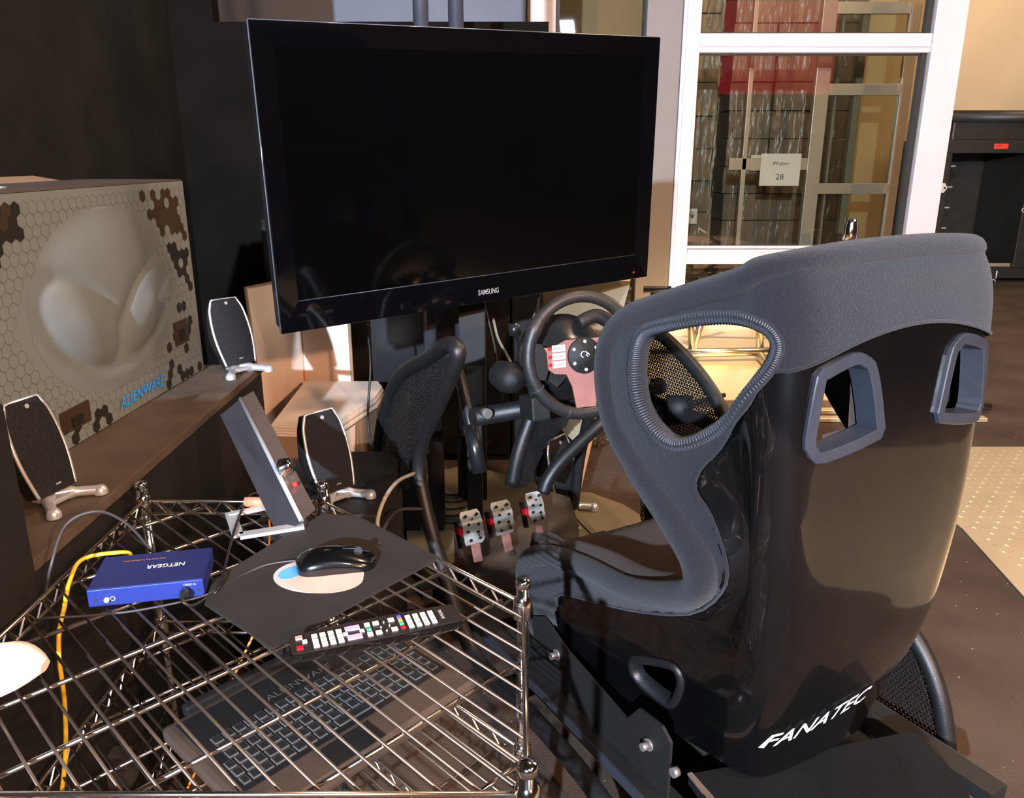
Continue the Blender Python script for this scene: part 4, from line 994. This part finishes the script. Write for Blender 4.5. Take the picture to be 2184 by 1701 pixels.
def tier(zt, full, lab):
    rim = MB(); loopp = [(x, y, zt + .003) for x, y in PEN]; lo_ = [(x, y, zt - .021) for x, y in PEN]
    for L_, r0 in ((loopp, .0031), (lo_, .0028)):
        for i in range(5):
            a, b = Vector(L_[i]), Vector(L_[(i + 1) % 5]); d_ = (b - a).normalized(); rim.tube([a + d_ * .012, b - d_ * .012], r0, 8)
    t_ = obj('shelf_tier', rim, 'wire', sh, world=True)
    zz = MB()
    for i in range(5):
        a, b = Vector(loopp[i]), Vector(lo_[i]); a2, b2 = Vector(loopp[(i + 1) % 5]), Vector(lo_[(i + 1) % 5]); L_ = (a2 - a).length; n = max(3, int(L_ / .045)); pts = []
        for k in range(n * 2 + 1):
            f = .02 / L_ + k / (n * 2) * (1 - .04 / L_); pts.append((a.lerp(a2, f)) if k % 2 == 0 else (b.lerp(b2, f)))
        zz.tube(pts, .0022, 6, smooth=False)
    obj('zigzag_wire', zz, 'wire', t_, world=True)
    s2 = sqrt(.5)
    for k in range(-9, 20):       # support rods along (1,1)
        sv = -.602 - .12 * k; p = (sv * s2, -sv * s2)
        c_ = clip(p, (s2, s2), .006)
        if not c_: continue
        if c_[1] - c_[0] < .05: continue
        a = Vector((p[0] + s2 * c_[0], p[1] + s2 * c_[0], zt - .0055)); b = Vector((p[0] + s2 * c_[1], p[1] + s2 * c_[1], zt - .0055))
        obj('support_rod', MB().tube([a, b], .0031, 10), 'wire', t_, world=True)
    k = 0
    while True:
        sv = .699 - .014 - .0278 * k; k += 1
        p = (sv * s2, sv * s2); c_ = clip(p, (s2, -s2), .0)
        if not c_:
            if sv < -.1: break
            continue
        a = Vector((p[0] + s2 * c_[0], p[1] - s2 * c_[0], zt)); b = Vector((p[0] + s2 * c_[1], p[1] - s2 * c_[1], zt))
        obj('shelf_wire', MB().tube([a, b], .0019, 6), 'thinwire', t_, world=True)
    return t_
tier(.65, True, ''); tier(.405, True, ''); tier(.16, True, '')
# ------------------------------------------------------------------ things on the top tier (wire top at z = .652)
ZT = .6525
mp = thing('mouse_pad', 'dark cloth mouse pad with a pale oval print on the top wire tier', 'mouse pad', loc=az(690, 1230, ZT))
q = [(437, 1291), (505, 1207), (560, 1170), (640, 1120), (690, 1098), (760, 1104), (938, 1192), (760, 1290), (583, 1385)]
q = [(455, 1240), (585, 1160), (690, 1098), (768, 1106), (938, 1192), (583, 1386), (437, 1291)]
cr_ = spl([az(x, y, ZT) for x, y in q], 1, True)
obj('pad_body', MB().quadslab([az(x, y, ZT) for x, y in q], .0035), 'mat_rubber', mp, world=True)
zp = ZT + .0038
def ell(cx, cy, a, b, rot, z, n=40, k0=0, k1=1):
    return [Vector((cx + a * cos(t) * cos(rot) - b * sin(t) * sin(rot), cy + a * cos(t) * sin(rot) + b * sin(t) * cos(rot), z)) for t in [2 * pi * i / n for i in range(n)]]
c_ = az(680, 1226, zp); 
obj('print_rim', MB().quadslab(ell(c_.x, c_.y, .067, .050, -.15, zp), .0003), 'skin0', mp, world=True)
c2 = az(692, 1232, zp); obj('print_oval', MB().quadslab(ell(c2.x, c2.y - .002, .058, .041, -.15, zp + .0004), .0003), 'skin1', mp, world=True)
c3 = az(620, 1222, zp); obj('print_blue', MB().quadslab(ell(c3.x, c3.y, .016, .020, -.5, zp + .0008), .0003), 'sky', mp, world=True)
ms = thing('computer_mouse', 'glossy black computer mouse lying on the mouse pad print', 'mouse', loc=az(718, 1205, zp), rotz=radians(-78))
P = []; nl, nw = 26, 18
for i in range(nl + 1):
    v = i / nl; yy = (-.5 + v) * .118; wd_ = .033 * max(0, 1 - abs(2 * v - 1) ** 4.0) ** .35 * (1 - .10 * sin(pi * v)); hh_ = .036 * (sin(pi * (v * .86 + .07)) ** .55) * (1.0 - .42 * v)
    P.append([Vector((-wd_ * cos(pi * k / nw), yy, hh_ * max(0, sin(pi * k / nw)) ** .6)) for k in range(nw + 1)])
obj('mouse_shell', MB().grid(P), 'gloss', ms)
obj('button_gap', MB().tube([Vector((0, .010, .0275)), Vector((0, .03, .0245)), Vector((0, .05, .0175))], .0009, 6), 'bezel', ms)
obj('scroll_wheel', MB().cyl((-.0035, .033, .0215), (.0035, .033, .0215), .0065, 14), 'bezel', ms)
obj('thumb_grip', MB().tube([Vector((-.030, -.03, .012)), Vector((-.0325, 0, .013)), Vector((-.030, .03, .010))], .003, 6), 'bezel', ms)
a = WM[ms.name] @ Vector((0, .058, .008))
cable([a, az(600, 1198, .66), az(520, 1225, .655), az(440, 1268, .655), az(300, 1300, .657), az(180, 1313, .657), az(95, 1318, .657), az(60, 1330, .62)], .0016, 'cable', 'thin grey mouse cable running across the top wire tier')
cable([az(92, 1290, .62), az(108, 1210, .70), az(140, 1120, .74), az(205, 1090, .75), az(265, 1112, .72), az(312, 1160, .67), az(330, 1185, .64)], .0022, 'cable', 'grey cable looping up behind the blue network switch')
# network switch
c0 = az(190, 1296, ZT); c1 = az(437, 1270, ZT); sxd = (c1 - c0); Ls = sxd.length; sxd.normalize(); syd = Z.cross(sxd); Ds = .098; Hs = .026
def SWP(u, v, z): return c0 + sxd * u + syd * v + Z * z
sw = thing('network_switch', 'small blue metal network switch with white lettering on the top wire tier', 'network switch', loc=c0)
obj('case', MB().box(SWP(Ls / 2, Ds / 2, Hs / 2), (Ls, Ds, Hs), Matrix((sxd, syd, Z)).transposed(), bev=.0012), 'blue', sw, world=True)
obj('top_panel', MB().box(SWP(Ls / 2, Ds / 2, Hs + .0004), (Ls - .004, Ds - .004, .0008), Matrix((sxd, syd, Z)).transposed()), 'bluetop', sw, world=True)
text('brand_lettering', 'NETGEAR', 'white', sw, SWP(Ls * .62, Ds * .52, Hs + .0012), -sxd, -syd, .0145, width=.052, bold=.01)
text('model_lettering', '8 Port 10/100 Mbps Fast Ethernet Switch', 'orange', sw, SWP(Ls * .40, Ds * .76, Hs + .0012), -sxd, -syd, .006, width=.058)
text('port_lettering', '12VDC 1A', 'white', sw, SWP(Ls * .88, -.0008, Hs * .8), sxd, Z, .004, width=.016)
cc = SWP(Ls * .165, 0, Hs * .45); obj('ground_screw', MB().cyl(cc, cc - syd * .006, .0035, 10), 'steel', sw, world=True)
for u in (.06, .95):
    cc = SWP(Ls * u, 0, Hs * .4); obj('case_screw', MB().cyl(cc, cc - syd * .0008, .0022, 10), 'gasket', sw, world=True)
obj('ground_mark', MB().tube([SWP(Ls * .21 + .003 * cos(a), -.0005, Hs * .42 + .003 * sin(a)) for a in [2 * pi * k / 12 for k in range(12)]], .0005, 4, closed=True), 'white', sw, world=True)
pw = thing('power_plug', 'black round power plug and cord in the front of the blue network switch', 'plug', loc=SWP(Ls * .83, -.01, 0))
cc = SWP(Ls * .84, -.0005, Hs * .45); obj('plug_body', MB().cyl(cc, cc - syd * .014, .0065, 14), 'plastic', pw, world=True)
obj('plug_cord', MB().tube(spl([cc - syd * .012, cc - syd * .024 + Z * -.004, cc - syd * .022 - Z * .012 + sxd * .012, cc + syd * .0 - Z * .012 + sxd * .03, az(470, 1245, .66), az(500, 1130, .665), az(530, 1060, .66), az(555, 1050, .63)], 6), .0022, 8), 'plastic', pw, world=True)
def YC_(x, y): return apl(x, y, (-.635, 0, 0), (1, 0, 0))
cable([SWP(Ls * .2, Ds, .012), SWP(Ls * .15, Ds + .03, .016), az(180, 1190, .665), az(150, 1235, .655), YC_(136, 1300), YC_(127, 1340), YC_(126, 1400), YC_(138, 1500), YC_(140, 1600), YC_(132, 1690)], .0032, 'yellow', 'yellow network cable looping from the blue switch down through the wire tiers')
cable([az(560, 1075, .60), az(572, 1100, .50), az(574, 1150, .46), az(560, 1300, .36), az(500, 1440, .25), az(470, 1540, .18), az(400, 1680, .08)], .0028, 'orangecable', 'orange network cable hanging below the center speaker through the lower tiers')
# remote control
r0, r1 = az(640, 1405, ZT), az(962, 1338, ZT); rx_ = (r1 - r0).normalized(); ry_ = Z.cross(rx_); RL_ = .214; rc = (r0 + r1) / 2 + Vector((0, .0, 0))
RR3 = Matrix((rx_, ry_, Z)).transposed()
rmt = thing('remote_control', 'long black television remote with rows of pale buttons on the top wire tier', 'remote control', loc=rc)
P = []
for i in range(33):
    v = -1 + i / 16; wd_ = .024 * (1 - .16 * abs(v) ** 2) * (1 if abs(v) < .97 else .86); row = []
    for k in range(13):
        a = pi * k / 12; row.append(rc + RR3 @ Vector((v * RL_ / 2, -wd_ * cos(a), .021 - .021 * max(0, sin(a)) ** .8)))
    P.append(row)
m_ = MB().grid(P); m_.add(P[0], [tuple(range(13))]); m_.add(P[-1], [tuple(range(13))[::-1]])
obj('remote_body', m_, 'gloss', rmt, world=True)
top = [P[i][0] for i in range(33)] + [P[i][12] for i in range(32, -1, -1)]
obj('face_plate', MB().quadslab(top, .0012), mat('remote_face', (.022, .018, .016), .35, var=.1), rmt, world=True)
def rb_(u, v, sx, sy, m, nm='button'):
    obj(nm, MB().box(rc + RR3 @ Vector((u, v, .0232)), (sx, sy, .0022), RR3, bev=.0006), m, rmt, world=True)
cols = []
for k, u in enumerate((-.083, -.073, -.063, -.053)):
    for v in (-.0135, -.0035, .0075): rb_(u + .006, v, .0072, .0080, 'btn')
rb_(-.0955, .0105, .0085, .0075, 'btn_pink', 'source_button'); rb_(-.0895, .000, .006, .0065, 'btn', 'light_button'); rb_(-.0965, -.0115, .0080, .0075, 'red', 'power_button')
rb_(-.030, .0085, .0185, .0095, 'btn_lilac', 'volume_button'); rb_(-.030, -.0115, .0185, .0095, 'btn_lilac', 'channel_button'); rb_(-.040, -.0015, .006, .006, 'btn'); rb_(-.0195, -.0015, .006, .006, 'btn')
rb_(-.011, .0095, .007, .008, 'btn'); rb_(-.0105, -.0015, .006, .0065, 'btn_green'); rb_(-.011, -.0125, .007, .008, 'btn')
rb_(.000, .0095, .008, .0075, 'btn'); rb_(.000, -.0125, .008, .0075, 'btn'); rb_(.020, .0100, .008, .0075, 'btn'); rb_(.020, -.0120, .008, .0075, 'btn')
for k, v in enumerate((.0130, .0050, -.0030, -.0115)): rb_(.031, v, .0055, .0062, ('btn_blue', 'btn_orange', 'btn_green', 'red')[k], 'colour_button')
for u in (.0415, .0515, .0615, .0715):
    for v in (-.0125, -.002, .0085): rb_(u, v, .0068, .0080, 'btn')
for (u, v) in ((.010, .008), (.010, -.012), (.0045, -.002), (.0155, -.002)): rb_(u, v, .002, .002, 'paper', 'arrow_mark')
text('brand_lettering', 'SAMSUNG', 'paper', rmt, rc + RR3 @ Vector((.0845, 0, .0226)), ry_, -rx_, .0062, width=.022, bold=.01)
for k in range(7):
    p = P[4 + 4 * k][2]; obj('side_stud', MB().cyl(p, p - ry_ * .0004 + Z * .0004, .0006, 6), 'chrome', rmt, world=True)
# center speaker (tilted) with bracket stand
cs = thing('center_speaker', 'black wedge-like speaker with silver edge leaning on a grey bracket stand', 'speaker', loc=az(600, 1130, ZT))
tA, tB, tC_, tD = ay(513, 850, 1.52), ay(643, 1110, 1.215), ay(560, 1112, 1.245), ay(466, 898, 1.49)
e1 = (tB - tA); e2 = (tD - tA); nC = e1.cross(e2).normalized()
if nC.x > 0: nC = -nC
tk = -nC * .055
# block: silver-edged face plane is the side turned to the right
fA, fB = tA, tB; e2n = (ay(470, 885, 1.49) - tA)
c8 = [fA, fB, fB + e2n * .92, fA + e2n]
obj('grille_side', MB().quadslab(c8, .0, nC).quadslab([p + nC * 0 for p in c8], .034, -nC), mat('cs_grey', (.045, .047, .06), .8, var=.1, bump=.3, bscale=300), cs, world=True)
obj('silver_edge', MB().tube([fA, fB], .0042, 8), 'silver', cs, world=True)
obj('front_panel', MB().quadslab([fA - nC * .034 * 0 + Vector((.002, 0, .0)), fB + Vector((.002, 0, 0)), fB + Vector((.016, .035, .004)), fA + Vector((.016, .035, .004))], .002, nC), mat('cs_front', (.07, .055, .05), .25, var=.1), cs, world=True)
kn = ay(598, 1000, 1.325); kd = Vector((.75, .1, .35)).normalized()
obj('volume_knob', MB().lathe([(.017, 0), (.018, .006), (.0135, .018), (.0125, .022), (0, .022)], Matrix.Translation(kn) @ kd.to_track_quat('Z', 'Y').to_matrix().to_4x4(), 20), 'chrome', cs, world=True)
p = ay(626, 1034, 1.29); obj('red_light', MB().cyl(p, p + kd * .006, .004, 10), 'redglow', cs, world=True)
stand_pts = [az(648, 1122, ZT + .004), az(500, 1143, ZT + .004), az(487, 1118, ZT + .004), az(494, 1098, ZT + .02), az(590, 1078, ZT + .03)]
sb_ = MB()
for a, b, wv in ((az(648, 1124, .656), az(512, 1146, .656), .0125), (az(508, 1146, .656), az(492, 1098, .656), .0125), (az(488, 1101, .657), az(600, 1078, .66), .008)):
    d_ = (b - a).normalized(); s_ = Z.cross(d_) * wv / 2 * 1.4; sb_.quadslab([a - s_, b - s_, b + s_, a + s_], .006)
obj('bracket_stand', sb_, 'silver', cs, world=True)
p = ay(550, 1070, 1.29); o = obj('amber_plug', MB().cyl(p - X1 * .022, p + X1 * .022, .009, 14), 'orange'); tag(o, 'short amber plug behind the center speaker on the wire tier', 'plug')
# white cloth at the left edge
gl = MB(); P = []
for i in range(19):
    v = i / 18; c_ = Vector((-.70, .755, .694)).lerp(Vector((-.532, .790, .694)), v); rr_ = .040 * (1 - max(0, v - .75) ** 2 * 12); row = []
    for k in range(21):
        a = 2 * pi * k / 20; w1 = rr_ * (1 + .05 * sin(5 * a + 2 * v)); row.append(c_ + Vector((.1 * w1 * sin(a), w1 * .95 * cos(a) , w1 * .75 * sin(a) * (1 if sin(a) > 0 else .8) - .004)))
    P.append(row)
gl.grid(P); gl.add(P[-1][:-1], [tuple(range(20))])
o = obj('folded_cloth', gl, 'glove'); tag(o, 'rolled white cloth at the left edge of the top wire tier', 'cloth')
# ------------------------------------------------------------------ laptop on the middle tier
ZL = .408
la = az(1022, 1448, ZL + .028); lbx = az(640, 1698, ZL + .028); lbk = az(900, 1395, ZL + .028)
dx_ = (la - lbx).normalized(); dy_ = Z.cross(dx_); LW, LD = .40, .27
lp = thing('laptop', 'open black laptop with outlined keys on the middle wire tier', 'laptop', loc=la)
LR = Matrix((dx_, dy_, Z)).transposed()
def LP(u, v, z=0): return la - dx_ * u + dy_ * v + Z * z
obj('laptop_base', MB().box(LP(LW / 2, LD / 2, -.014), (LW, LD, .026), LR, bev=.010), 'laptop', lp, world=True)
kbw, kbd = .355, .120
kb = obj('keyboard_bed', MB().box(LP(.022 + kbw / 2, .066 + .0925, -.0005), (kbw + .012, .195, .002), LR, bev=.0008), 'keybed', lp, world=True)
knum = 0
kr = MB(); kproto = None
for j in range(6):
    u = .022
    while u < .022 + kbw - .012:
        wkey = .0165
        if j == 0 and .13 < u < .2: wkey = .085
        if j in (1, 2) and abs(u - .1) < .01: wkey = .030
        wkey = min(wkey, .022 + kbw - u)
        c_ = LP(u + wkey / 2, .070 + (j + .5) * kbd / 6, .0016)
        ok_ = obj('key', MB().box(c_, (wkey - .0022, kbd / 6 - .0035, .0022), LR, bev=.0005), 'key', kb, world=True)
        kr.box(c_ + Z * .0012, (wkey - .0052, kbd / 6 - .0068, .0006), LR); knum += 1
        u += wkey + .0012 + (.008 if abs(u - .066) < .009 and j < 6 else 0)
ko = obj('key_tops', kr, 'keytop', kb, world=True); ko['kind'] = 'stuff'
obj('touchpad', MB().box(LP(.23, .031, .0), (.09, .045, .0015), LR, bev=.0005), 'keybed', lp, world=True)
hx = MB().box(LP(LW / 2, LD + .006, .0), (LW * .8, .016, .02), LR, bev=.005)
hg = obj('hinge', hx, 'keybed', lp, world=True)
Lu = (Z * .05 + dy_ * .98).normalized(); LRs = Matrix((dx_, Lu, dx_.cross(Lu))).transposed()
#obj('screen_lid', MB().box(LP(LW / 2, LD + .012, .0) + Lu * .11, (LW, .20, .010), LRs, bev=.004), 'keybed', lp, world=True)
text('brand_lettering', 'ALIENWARE', 'key', lp, LP(.20, .207, .0012), dx_, dy_, .020, width=.12)
pa = thing('power_adapter', 'grey block power adapter hanging under the lower left wire tier', 'adapter', loc=az(258, 1650, .20))
p = az(258, 1650, .20); obj('adapter_body', MB().box(p, (.05, .04, .035), bev=.008).box(p + Vector((0, .006, .03)), (.035, .03, .03), bev=.004), mat('adapter_grey', (.05, .055, .06), .4, var=.1), pa, world=True)
obj('adapter_cord', MB().tube(spl([p + Vector((.02, 0, 0)), az(330, 1560, .22), az(400, 1440, .26), az(455, 1480, .24)], 6), .002, 6), 'cableblk', pa, world=True)
#@@BACK
# ------------------------------------------------------------------ far room: cartons behind the glass
random.seed(5)
ncart = 0
for (x0, nx_, y0, w0, hts, lab) in ((1.55, 1, 7.9, .34, [.29] * 10, 'brown carton in the narrow left stack behind the glass'), (2.02, 3, 7.95, .40, [.25] * 12, 'brown carton in the wide wrapped stack behind the glass')):
    for i in range(nx_):
        z = .12
        for k, h_ in enumerate(hts):
            LBL = ('brown carton %s from the floor in the ' % ('first second third fourth fifth sixth seventh eighth ninth tenth eleventh twelfth'.split()[k])) + ('narrow left stack' if nx_ == 1 else '%s column of the wide wrapped stack' % ('left', 'middle', 'right')[i])
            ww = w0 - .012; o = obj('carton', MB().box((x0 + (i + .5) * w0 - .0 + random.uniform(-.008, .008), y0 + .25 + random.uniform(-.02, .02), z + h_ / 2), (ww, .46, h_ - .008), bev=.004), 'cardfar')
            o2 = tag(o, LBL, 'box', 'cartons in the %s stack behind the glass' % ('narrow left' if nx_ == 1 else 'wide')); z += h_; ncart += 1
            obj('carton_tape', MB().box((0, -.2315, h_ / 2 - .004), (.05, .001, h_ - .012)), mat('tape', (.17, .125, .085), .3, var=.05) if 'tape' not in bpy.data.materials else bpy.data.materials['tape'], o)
for (x0, x1, y0, lab) in ((1.54, 1.90, 7.88, 'clear shrink film wrapped round the narrow carton stack'), (2.01, 3.23, 7.92, 'clear shrink film wrapped round the wide carton stack')):
    f_ = MB(); P = []
    for j in range(30):
        z = .12 + j * .1; P.append([Vector((x0 + (x1 - x0) * k / 12, y0 - .012 - .01 * abs(sin(k * 2.3 + j * .8)), z)) for k in range(13)])
    o = obj('shrink_film', f_.grid(P, True), 'film'); tag(o, lab, 'film')
for x0, x1 in ((1.52, 1.92), (2.0, 3.26)):
    o = obj('pallet', MB().box(((x0 + x1) / 2, 8.18, .10), (x1 - x0, .56, .03)).box((x0 + .05, 8.18, .045), (.09, .56, .08)).box((x1 - .05, 8.18, .045), (.09, .56, .08)), 'plank'); tag(o, 'wooden pallet under the %s carton stack behind the glass' % ('narrow' if x0 < 1.9 else 'wide'), 'pallet')
def notice(px, py, pw_, ph2, Y, tx, lab):
    c_ = ay(px, py, Y); s_ = Y / cos(PIT) / FPX * .98
    t = thing('paper_notice', lab, 'notice', loc=c_); obj('sheet', MB().box(c_, (pw_ * s_, .002, ph2 * s_)), 'paper', t, world=True)
    for k, (b, dy2, sz, wd2) in enumerate(tx): text('print', b, 'ink', t, c_ + Vector((0, -.0015, dy2 * s_)), X1, Z, sz * s_, width=wd2 * s_)
    return t
for px, py, Y, lab in ((1472, 461, 7.852, 'small white handling notice with dark symbols at lower left behind the glass'), (1616, 347, 7.893, 'small white handling notice with dark symbols left of the numbered sheet')):
    t = notice(px, py, 28, 30, Y, [('- - -', -10, 5, 12)], lab)
    c_ = ay(px, py, Y); s_ = Y / cos(PIT) / FPX
    m_ = MB().box(c_ + Vector((-.03, -.003, .0)), (.012, .001, .05)).box(c_ + Vector((-.01, -.003, .01)), (.02, .001, .03)).box(c_ + Vector((.02, -.003, .0)), (.022, .001, .035)).tube([c_ + Vector((.005, -.003, .025)), c_ + Vector((.02, -.003, .045)), c_ + Vector((.035, -.003, .025))], .003, 5)
    obj('handling_symbol', m_, 'ink', t, world=True)
notice(1664, 362, 80, 62, 6.72, [('Walter', 12, 11, 34), ('28', -14, 16, 16)], 'large beige sheet numbered 28 taped to the glass door')
o = obj('orange_strap', MB().box(ay(1640, 372, 7.893), (.05, .003, .18)), 'orange'); tag(o, 'short peach paper strip hanging beside the numbered sheet', 'paper')
# slatted truss / ladder parts in front of the glass on the bright plate
def tubes_thing(name, lab, cat, segs, r, m='truss'):
    c_ = sum((Vector(s_[0]) for s_ in segs), Vector()) / len(segs); t = thing(name, lab, cat, loc=(c_.x, c_.y, 0))
    for s_ in segs: obj('tube', MB().cyl(s_[0], s_[1], r if len(s_) < 3 else s_[2], 12), m, t, world=True)
    return t
z0 = .06
tubes_thing('aluminium_truss', 'lying aluminium ladder truss on the bright plate seen through the seat opening', 'truss', [
    ((.85, 4.85, .06), (1.85, 4.93, .06), .028), ((.85, 4.85, .42), (1.62, 5.1, .46), .028), ((1.55, 4.92, .06), (1.56, 5.02, .45), .026), ((1.12, 4.88, .06), (1.10, 4.98, .44), .022), ((1.12, 4.88, .06), (1.24, 5.0, .43), .022),
    ((1.55, 4.92, .04), (1.5, 4.3, .04), .026), ((.9, 5.5, .35), (1.8, 5.4, .35), .026), ((1.24, 5.0, .43), (1.15, 5.5, .35), .02), ((1.0, 5.1, .42), (1.5, 5.6, .34), .02)], .026)
tubes_thing('aluminium_truss', 'smaller aluminium truss with diagonal tubes seen through the left belt opening', 'truss', [
    ((1.75, 4.30, .05), (2.35, 4.35, .05), .024), ((1.75, 4.30, .30), (2.35, 4.35, .30), .024), ((1.80, 4.30, .05), (1.80, 4.30, .30), .022), ((1.85, 4.30, .52), (2.2, 4.33, .30), .022), ((1.9, 4.31, .05), (2.15, 4.33, .30), .02), ((2.0, 4.0, .03), (2.4, 3.85, .03), .02), ((1.9, 4.05, .03), (2.2, 3.8, .03), .02)], .024)
o = obj('red_rail', MB().box((2.02, 4.12, .18), (.62, .03, .02), Matrix.Rotation(radians(6), 3, 'Z'), bev=.003), 'reddull'); tag(o, 'thin red and white rail lying on the truss seen through the left belt opening', 'rail')
o = obj('glass_jar', MB().lathe([(0, 0), (.045, 0), (.05, .02), (.05, .10), (.042, .12), (.045, .15), (0, .15)], Matrix.Translation(ay(1811, 512, 5.9)), 20), 'chrome'); tag(o, 'small shiny metal cup above the seat edge before the glass wall', 'cup')
p = ay(1811, 518, 5.9)
o = obj('cup_stand', MB().cyl((p.x, p.y, 0), (p.x, p.y, p.z), .03, 14).lathe([(.12, 0), (.12, .02), (.03, .03)], Matrix.Translation((p.x, p.y, 0)), 20), 'truss'); tag(o, 'metal post carrying the shiny cup before the glass wall', 'post')
# black road case at the far right
rcx = thing('road_case', 'black open-fronted equipment case with rounded lid against the beige wall', 'case', loc=(5.1, 8.5, 0))
x0, x1, y0, zt_ = 4.12, 6.3, 8.1, 1.30
cb2 = MB().box(((x0 + x1) / 2, 8.9, .68), (x1 - x0 + .0, .05, 1.22)).box((x0 + .06, 8.5, .68), (.12, .8, 1.22), bev=.01).box((x1 - .06, 8.5, .68), (.12, .8, 1.22), bev=.01).box(((x0 + x1) / 2, 8.5, 1.30), (x1 - x0, .82, .12), bev=.01).box(((x0 + x1) / 2, 8.5, .10), (x1 - x0, .82, .12), bev=.01)
obj('case_body', cb2, 'caseblk', rcx, world=True)
for x in (x0 + .93, x0 + 1.6): obj('divider', MB().box((x, 8.46, .70), (.13, .78, 1.1), bev=.008), 'caseblk', rcx, world=True)
obj('lid', MB().box(((x0 + x1) / 2 + .03, 8.5, 1.45), (x1 - x0 - .14, .72, .20), bev=.02).cyl((x0 + .03, 8.18, 1.57), (x1, 8.18, 1.57), .065, 16).box(((x0 + x1) / 2 + .04, 8.5, 1.57), (x1 - x0 - .1, .66, .11), bev=.03), 'caseblk', rcx, world=True)
p = Vector((4.68, 8.085, 1.305)); lb2 = obj('red_label', MB().box(p, (.135, .004, .048)), 'reddull', rcx, world=True); obj('label_print', MB().box(p + Vector((-.025, -.003, .005)), (.05, .001, .008)), 'ink', lb2, world=True)
for x, z in ((x0 + .055, .92), (x0 + .90, .86)):
    o = obj('latch_plate', MB().quadslab([(x - .035, 8.085, z - .045), (x + .02, 8.085, z - .045), (x + .05, 8.085, z), (x + .02, 8.085, z + .045), (x - .035, 8.085, z + .045)], -.006, Y1), 'paper', rcx, world=True)
    obj('latch_hole', MB().cyl((x + .022, 8.078, z), (x + .022, 8.072, z), .010, 12), 'matt', o, world=True)
obj('ruler_strip', MB().tube([(x0 + .21, 8.3, 1.20), (x0 + .20, 8.3, .30)], .007, 6), 'steel', rcx, world=True)
for k in range(5): obj('strip_bracket', MB().box((x0 + .235, 8.3, 1.12 - k * .2), (.06, .01, .012)), 'steel', rcx, world=True)
for (x, z) in ((.52, 1.02), (.50, .62), (.38, 1.0), (.36, .64)):
    obj('fixing_disc', MB().cyl((x0 + x, 8.87, z), (x0 + x, 8.85, z), .05 if x > .4 else .02, 20), 'matt', rcx, world=True)
obj('case_sill', MB().box((x0 + .55, 8.12, .175), (.62, .03, .03)).box((x0 + 1.25, 8.12, .175), (.5, .03, .03)), 'frame_bronze', rcx, world=True)
obj('snap_hook', MB().tube([(x0 + .72, 8.07, .12), (x0 + .72, 8.07, .04)], .008, 8).tube([(x0 + .70 + .022 * cos(a), 8.07, .01 + .022 * sin(a)) for a in [2 * pi * k / 12 for k in range(11)]], .006, 6), 'steel', rcx, world=True)
obj('hook_chain', MB().tube([(x0 + .92, 8.07, .86), (x0 + .88, 8.07, .74)], .006, 6).tube([(x0 + .88 + .02 * cos(a), 8.07, .71 + .02 * sin(a)) for a in [2 * pi * k / 12 for k in range(11)]], .005, 6), 'steel', rcx, world=True)
